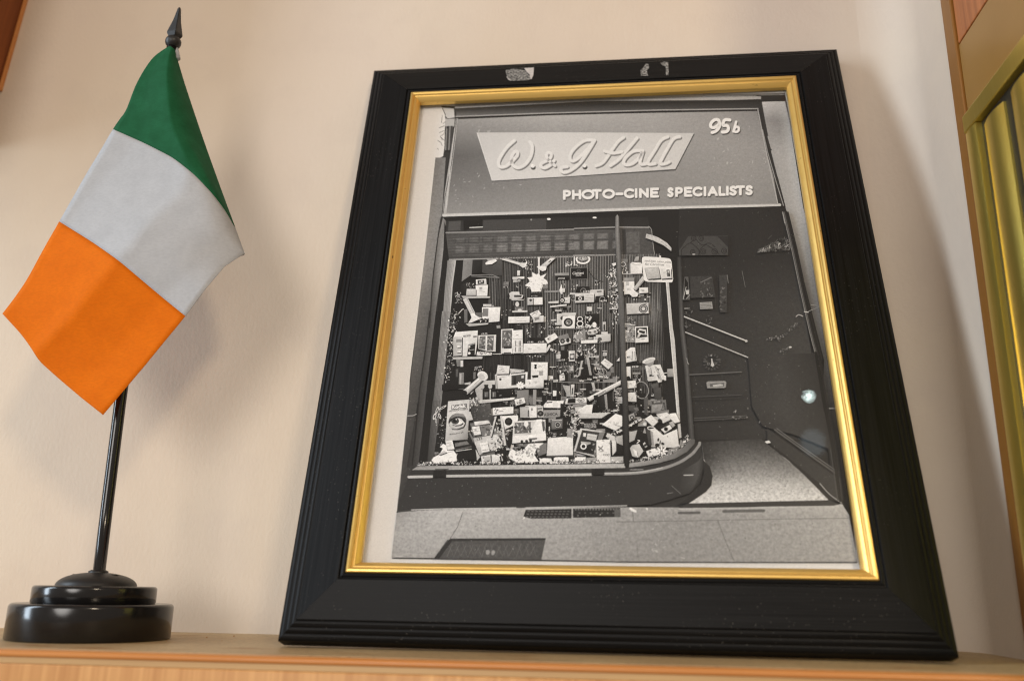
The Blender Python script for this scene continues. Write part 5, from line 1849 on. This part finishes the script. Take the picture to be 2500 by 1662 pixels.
# badge on the door, letter box, panel lines
for k in range(16):
    a = 2 * pi * k / 16
    Ln('J', 84, 12, f'{525+66*cos(a)},{140+62*sin(a)} {525+78*cos(a)},{140+74*sin(a)}')
El('J', 84, 465, 135, 22, 12); El('J', 84, 585, 120, 24, 10)
P('J', 180, '518,108 530,108 532,130 550,175 540,178 535,190 525,178 515,178 520,140'); El('J', 140, 519, 80, 8)
Text('J', 120, 'EX', 480, 168, 512, 168, 22, 0.02); Text('J', 120, 'SY', 552, 166, 582, 160, 22, 0.02)
P('J', 142, '474,332 490,320 648,317 660,330 656,375 640,382 482,384', 0.6); P('J', 100, '505,342 640,332 638,368 508,370', 0.6); P('J', 176, '530,355 600,345 630,350 628,362 540,368')
Ln('J', 104, 9, '318,258 560,246 800,232'); Ln('J', 82, 6, '345,466 800,446'); Ln('J', 66, 5, '345,490 800,472')
Ln('J', 84, 8, '360,684 850,658'); Ln('J', 88, 7, '360,664 850,640'); bits('J', 700, 570, 1060, 700, 16, 14, [110, 150, 90], 56)
Ln('J', 200, 9, '1176,660 1178,678'); Ln('J', 150, 8, '1618,572 1690,574')
# reflected lights and the skirting on the right
Grad('J', ['860,60 1150,60 1480,60', '900,560 1200,560 1560,560', '1000,740 1300,820 1640,960'], [[64, 70, 60], [66, 72, 60], [62, 68, 60]], 0.4)
P('O', 64, 'J1040,760 J1720,1220 J1740,1440 J1590,1420 J1040,870')
Ln('J', 92, 14, '1110,770 1320,920 1500,1050 1700,1190'); Ln('J', 104, 8, '1130,760 1330,905 1700,1165'); Ln('J', 52, 14, '1110,800 1330,960 1700,1215')
P('J', 52, '1040,880 1110,960 1250,1060 1620,1420 1720,1450 1600,1330 1200,1000')
Ln('J', 150, 8, '1530,1270 1620,1370 1730,1450', True)
P('J', 204, '1018,880 1055,870 1075,890 1035,900')
for dx, tn, wd in ((0, 44, 30), (-26, 78, 8)):
    Ln('J', tn, wd, f'{1660+dx},980 {1722+dx},1430')
# terrazzo step
TZ = 'J430,890 J700,868 J985,855 J1060,925 J1240,1060 J1610,1425 J310,1456 J480,1340 J530,1240 J520,1170 J450,1060'
P('O', 150, TZ)
Grad('J', ['430,890 560,878 700,868 985,855', '450,1040 640,1010 860,1000 1130,975', '522,1180 760,1170 960,1160 1340,1150', '505,1300 800,1290 1080,1280 1480,1290', '312,1456 800,1444 1200,1434 1610,1425'],
     [[60, 66, 72, 66], [64, 92, 98, 88], [120, 138, 138, 128], [176, 178, 176, 170], [196, 198, 198, 196]], 0.9, 6, 6)
tz = random.Random(21)
for _ in range(620):
    f = tz.random() ** 0.7
    yy = 880 + f * 570
    xl = 430 + (90 * min(1, f * 1.8) if f < 0.6 else 90 - (f - 0.6) / 0.4 * 210)
    xr = 985 + f * 610
    xx = tz.uniform(xl + 18, xr - 18)
    sz = tz.uniform(2.0, 6.0) * (0.6 + f * 0.7)
    dark = tz.random() < 0.7
    a = tz.uniform(0, pi)
    base_t = 70 + 115 * f
    tn = base_t - tz.uniform(25, 75) if dark else min(225, base_t + tz.uniform(15, 45))
    add_poly([R_('J', xx + sz * cos(a + k * 1.6) * tz.uniform(0.7, 1.3), yy + 0.6 * sz * sin(a + k * 1.6)) for k in range(4)], max(40, tn), 0.3)
P('O', 58, 'J310,1456 J1612,1426 J1700,1460 J1690,1478 J1000,1482 J300,1500 J170,1500')
P('J', 56, '440,1050 505,1110 532,1200 520,1290 470,1350 330,1445 200,1470 330,1390 420,1290 450,1180')
# --- pavement
Grad('O', ['K160,600 K500,572 K1100,556 K1800,550 L0,572 L500,575 L1000,578 L1980,545', 'K135,800 K500,760 K1100,720 K1800,720 L0,720 L500,680 L1000,640 L2040,640', 'K108,1033 K500,1036 K1100,1046 K1800,1058 L0,1044 L500,1046 L1000,1048 L2118,1048'],
     [[146, 170, 174, 164, 152, 154, 160, 170], [160, 164, 162, 156, 148, 142, 146, 158], [150, 152, 152, 148, 140, 138, 142, 150]], 0.65, 6, 6)
Ln('O', 70, 3.0, 'K160,598 K265,580 K880,558 K2359,540 L0,564')
Ln('K', 182, 8, '300,576 600,566 1300,556'); Ln('O', 176, 2.0, 'K1390,556 K2359,536'); Ln('L', 176, 7, '560,590 900,580 1500,572 1900,560')
Ln('L', 150, 5, '10,600 300,610 600,606'); Ln('L', 96, 22, '560,622 740,620'); Ln('L', 100, 26, '950,608 1300,602')
P('L', 66, '640,545 1880,512 1960,548 1900,560 1000,572 560,580')
P('K', 54, '1392,576 1832,566 1830,658 1440,660 1370,640'); P('K', 54, '1845,564 2298,556 2300,644 1845,652')
for r in range(3):
    for k in range(11):
        El('K', 96, 1420 + k * 38 - r * 8, 590 + r * 26, 13, 6)
for k in range(16):
    El('K', 120, 1870 + k * 28, 572, 9, 7)
    if k % 2: El('K', 92, 1880 + k * 27, 606, 10, 7)
P('O', 96, 'L0,590 L50,588 L52,655 L0,656')
P('K', 214, '1385,655 1378,640 1362,668'); P('L', 216, '126,584 140,574 190,600 192,620 150,606')
P('L', 232, '272,580 292,580 284,600')
P('K', 84, '666,860 1584,850 1542,1056 512,1042 640,864', 0.8); P('K', 60, '668,850 1584,846 1582,866 680,876')
P('K', 56, '668,850 690,872 565,1042 512,1040')
for k in range(13):
    Ln('K', 112, 4, f'{640+k*66},{1030-pr_rng.uniform(0,20)} {690+k*66},{890+pr_rng.uniform(0,30)}'); Ln('K', 104, 4, f'{660+k*66},{900+pr_rng.uniform(0,20)} {700+k*66},{1025-pr_rng.uniform(0,30)}')
El('K', 150, 1030, 982, 17, 24, 20); El('K', 150, 1080, 985, 17, 24, 20)
Ln('K', 104, 6, '790,600 740,740 670,850'); Ln('K', 172, 3, '798,600 748,740 678,850'); Ln('L', 112, 5, '20,700 700,690 1400,676 2050,668'); Ln('L', 108, 5, '900,690 960,850 1040,1040'); Ln('L', 100, 5, '160,612 165,700'); Ln('L', 120, 4, '195,860 205,1010')
bits('L', 330, 640, 520, 780, 14, 14, [165, 170], 60, 4); bits('L', 330, 860, 460, 960, 12, 16, [172], 61, 5); Ln('L', 176, 5, '580,1005 610,1020')
bits('K', 150, 620, 2300, 1000, 80, 9, [110, 120, 170, 160], 62, 3); bits('L', 100, 600, 2000, 1030, 110, 8, [104, 116, 160, 150], 63, 3)
Ln('K', 186, 6, '140,1018 220,1020'); Ln('G', 170, 9, '190,325 280,322 325,300')
# dust and scratches across the dark parts
bits('K', 280, 280, 2300, 540, 90, 4, [130, 170, 110], 64, 1.6); bits('J', 350, 0, 1500, 840, 90, 3.5, [110, 140, 170], 65, 1.6); bits('I', 240, 40, 1400, 1400, 90, 3.5, [110, 130, 150], 66, 1.6)
bits('E', 20, 0, 250, 1500, 40, 5, [130, 150, 110], 67, 1.6)
Ln('J', 150, 5, '292,110 298,150 310,160'); Ln('F', 150, 5, '1825,660 1840,720 1850,745')
# the print's own white border at the right and top right, greyed for shade under the lip
P('O', 176, 'B1780,205 B1812,204 B2060,1568 J1640,0 J1870,1500 L2180,1080 L2140,1080 L2125,1050 J1830,1500 J1602,0 B2030,1568', 0.05)
P('O', 176, 'B1000,196 B1812,184 B1812,206 B1000,222', 0.05)
Ln('B', 74, 5, '1782,206 1900,800 2030,1568')

me = bpy.data.meshes.new('photograph_print')
me.from_pydata(PV, [], PF)
ca = me.color_attributes.new('tone', 'FLOAT_COLOR', 'POINT')
flat = [c_ for col in PC for c_ in col]
ca.data.foreach_set('color', flat)
me.materials.append(M_PRINT)
# every shape faces out of the frame
bm = bmesh.new(); bm.from_mesh(me)
flip = [f_ for f_ in bm.faces if f_.normal.z < 0]
bmesh.ops.reverse_faces(bm, faces=flip)
bm.to_mesh(me); bm.free()
ph = bpy.data.objects.new('photograph_print', me)
COL.objects.link(ph)
ph.parent = pf
ph['label'] = 'black and white photograph of a camera shop front with a curved display window'
print('print shapes', len(PF), 'height mm', (_z[0] - WP) * 1000)
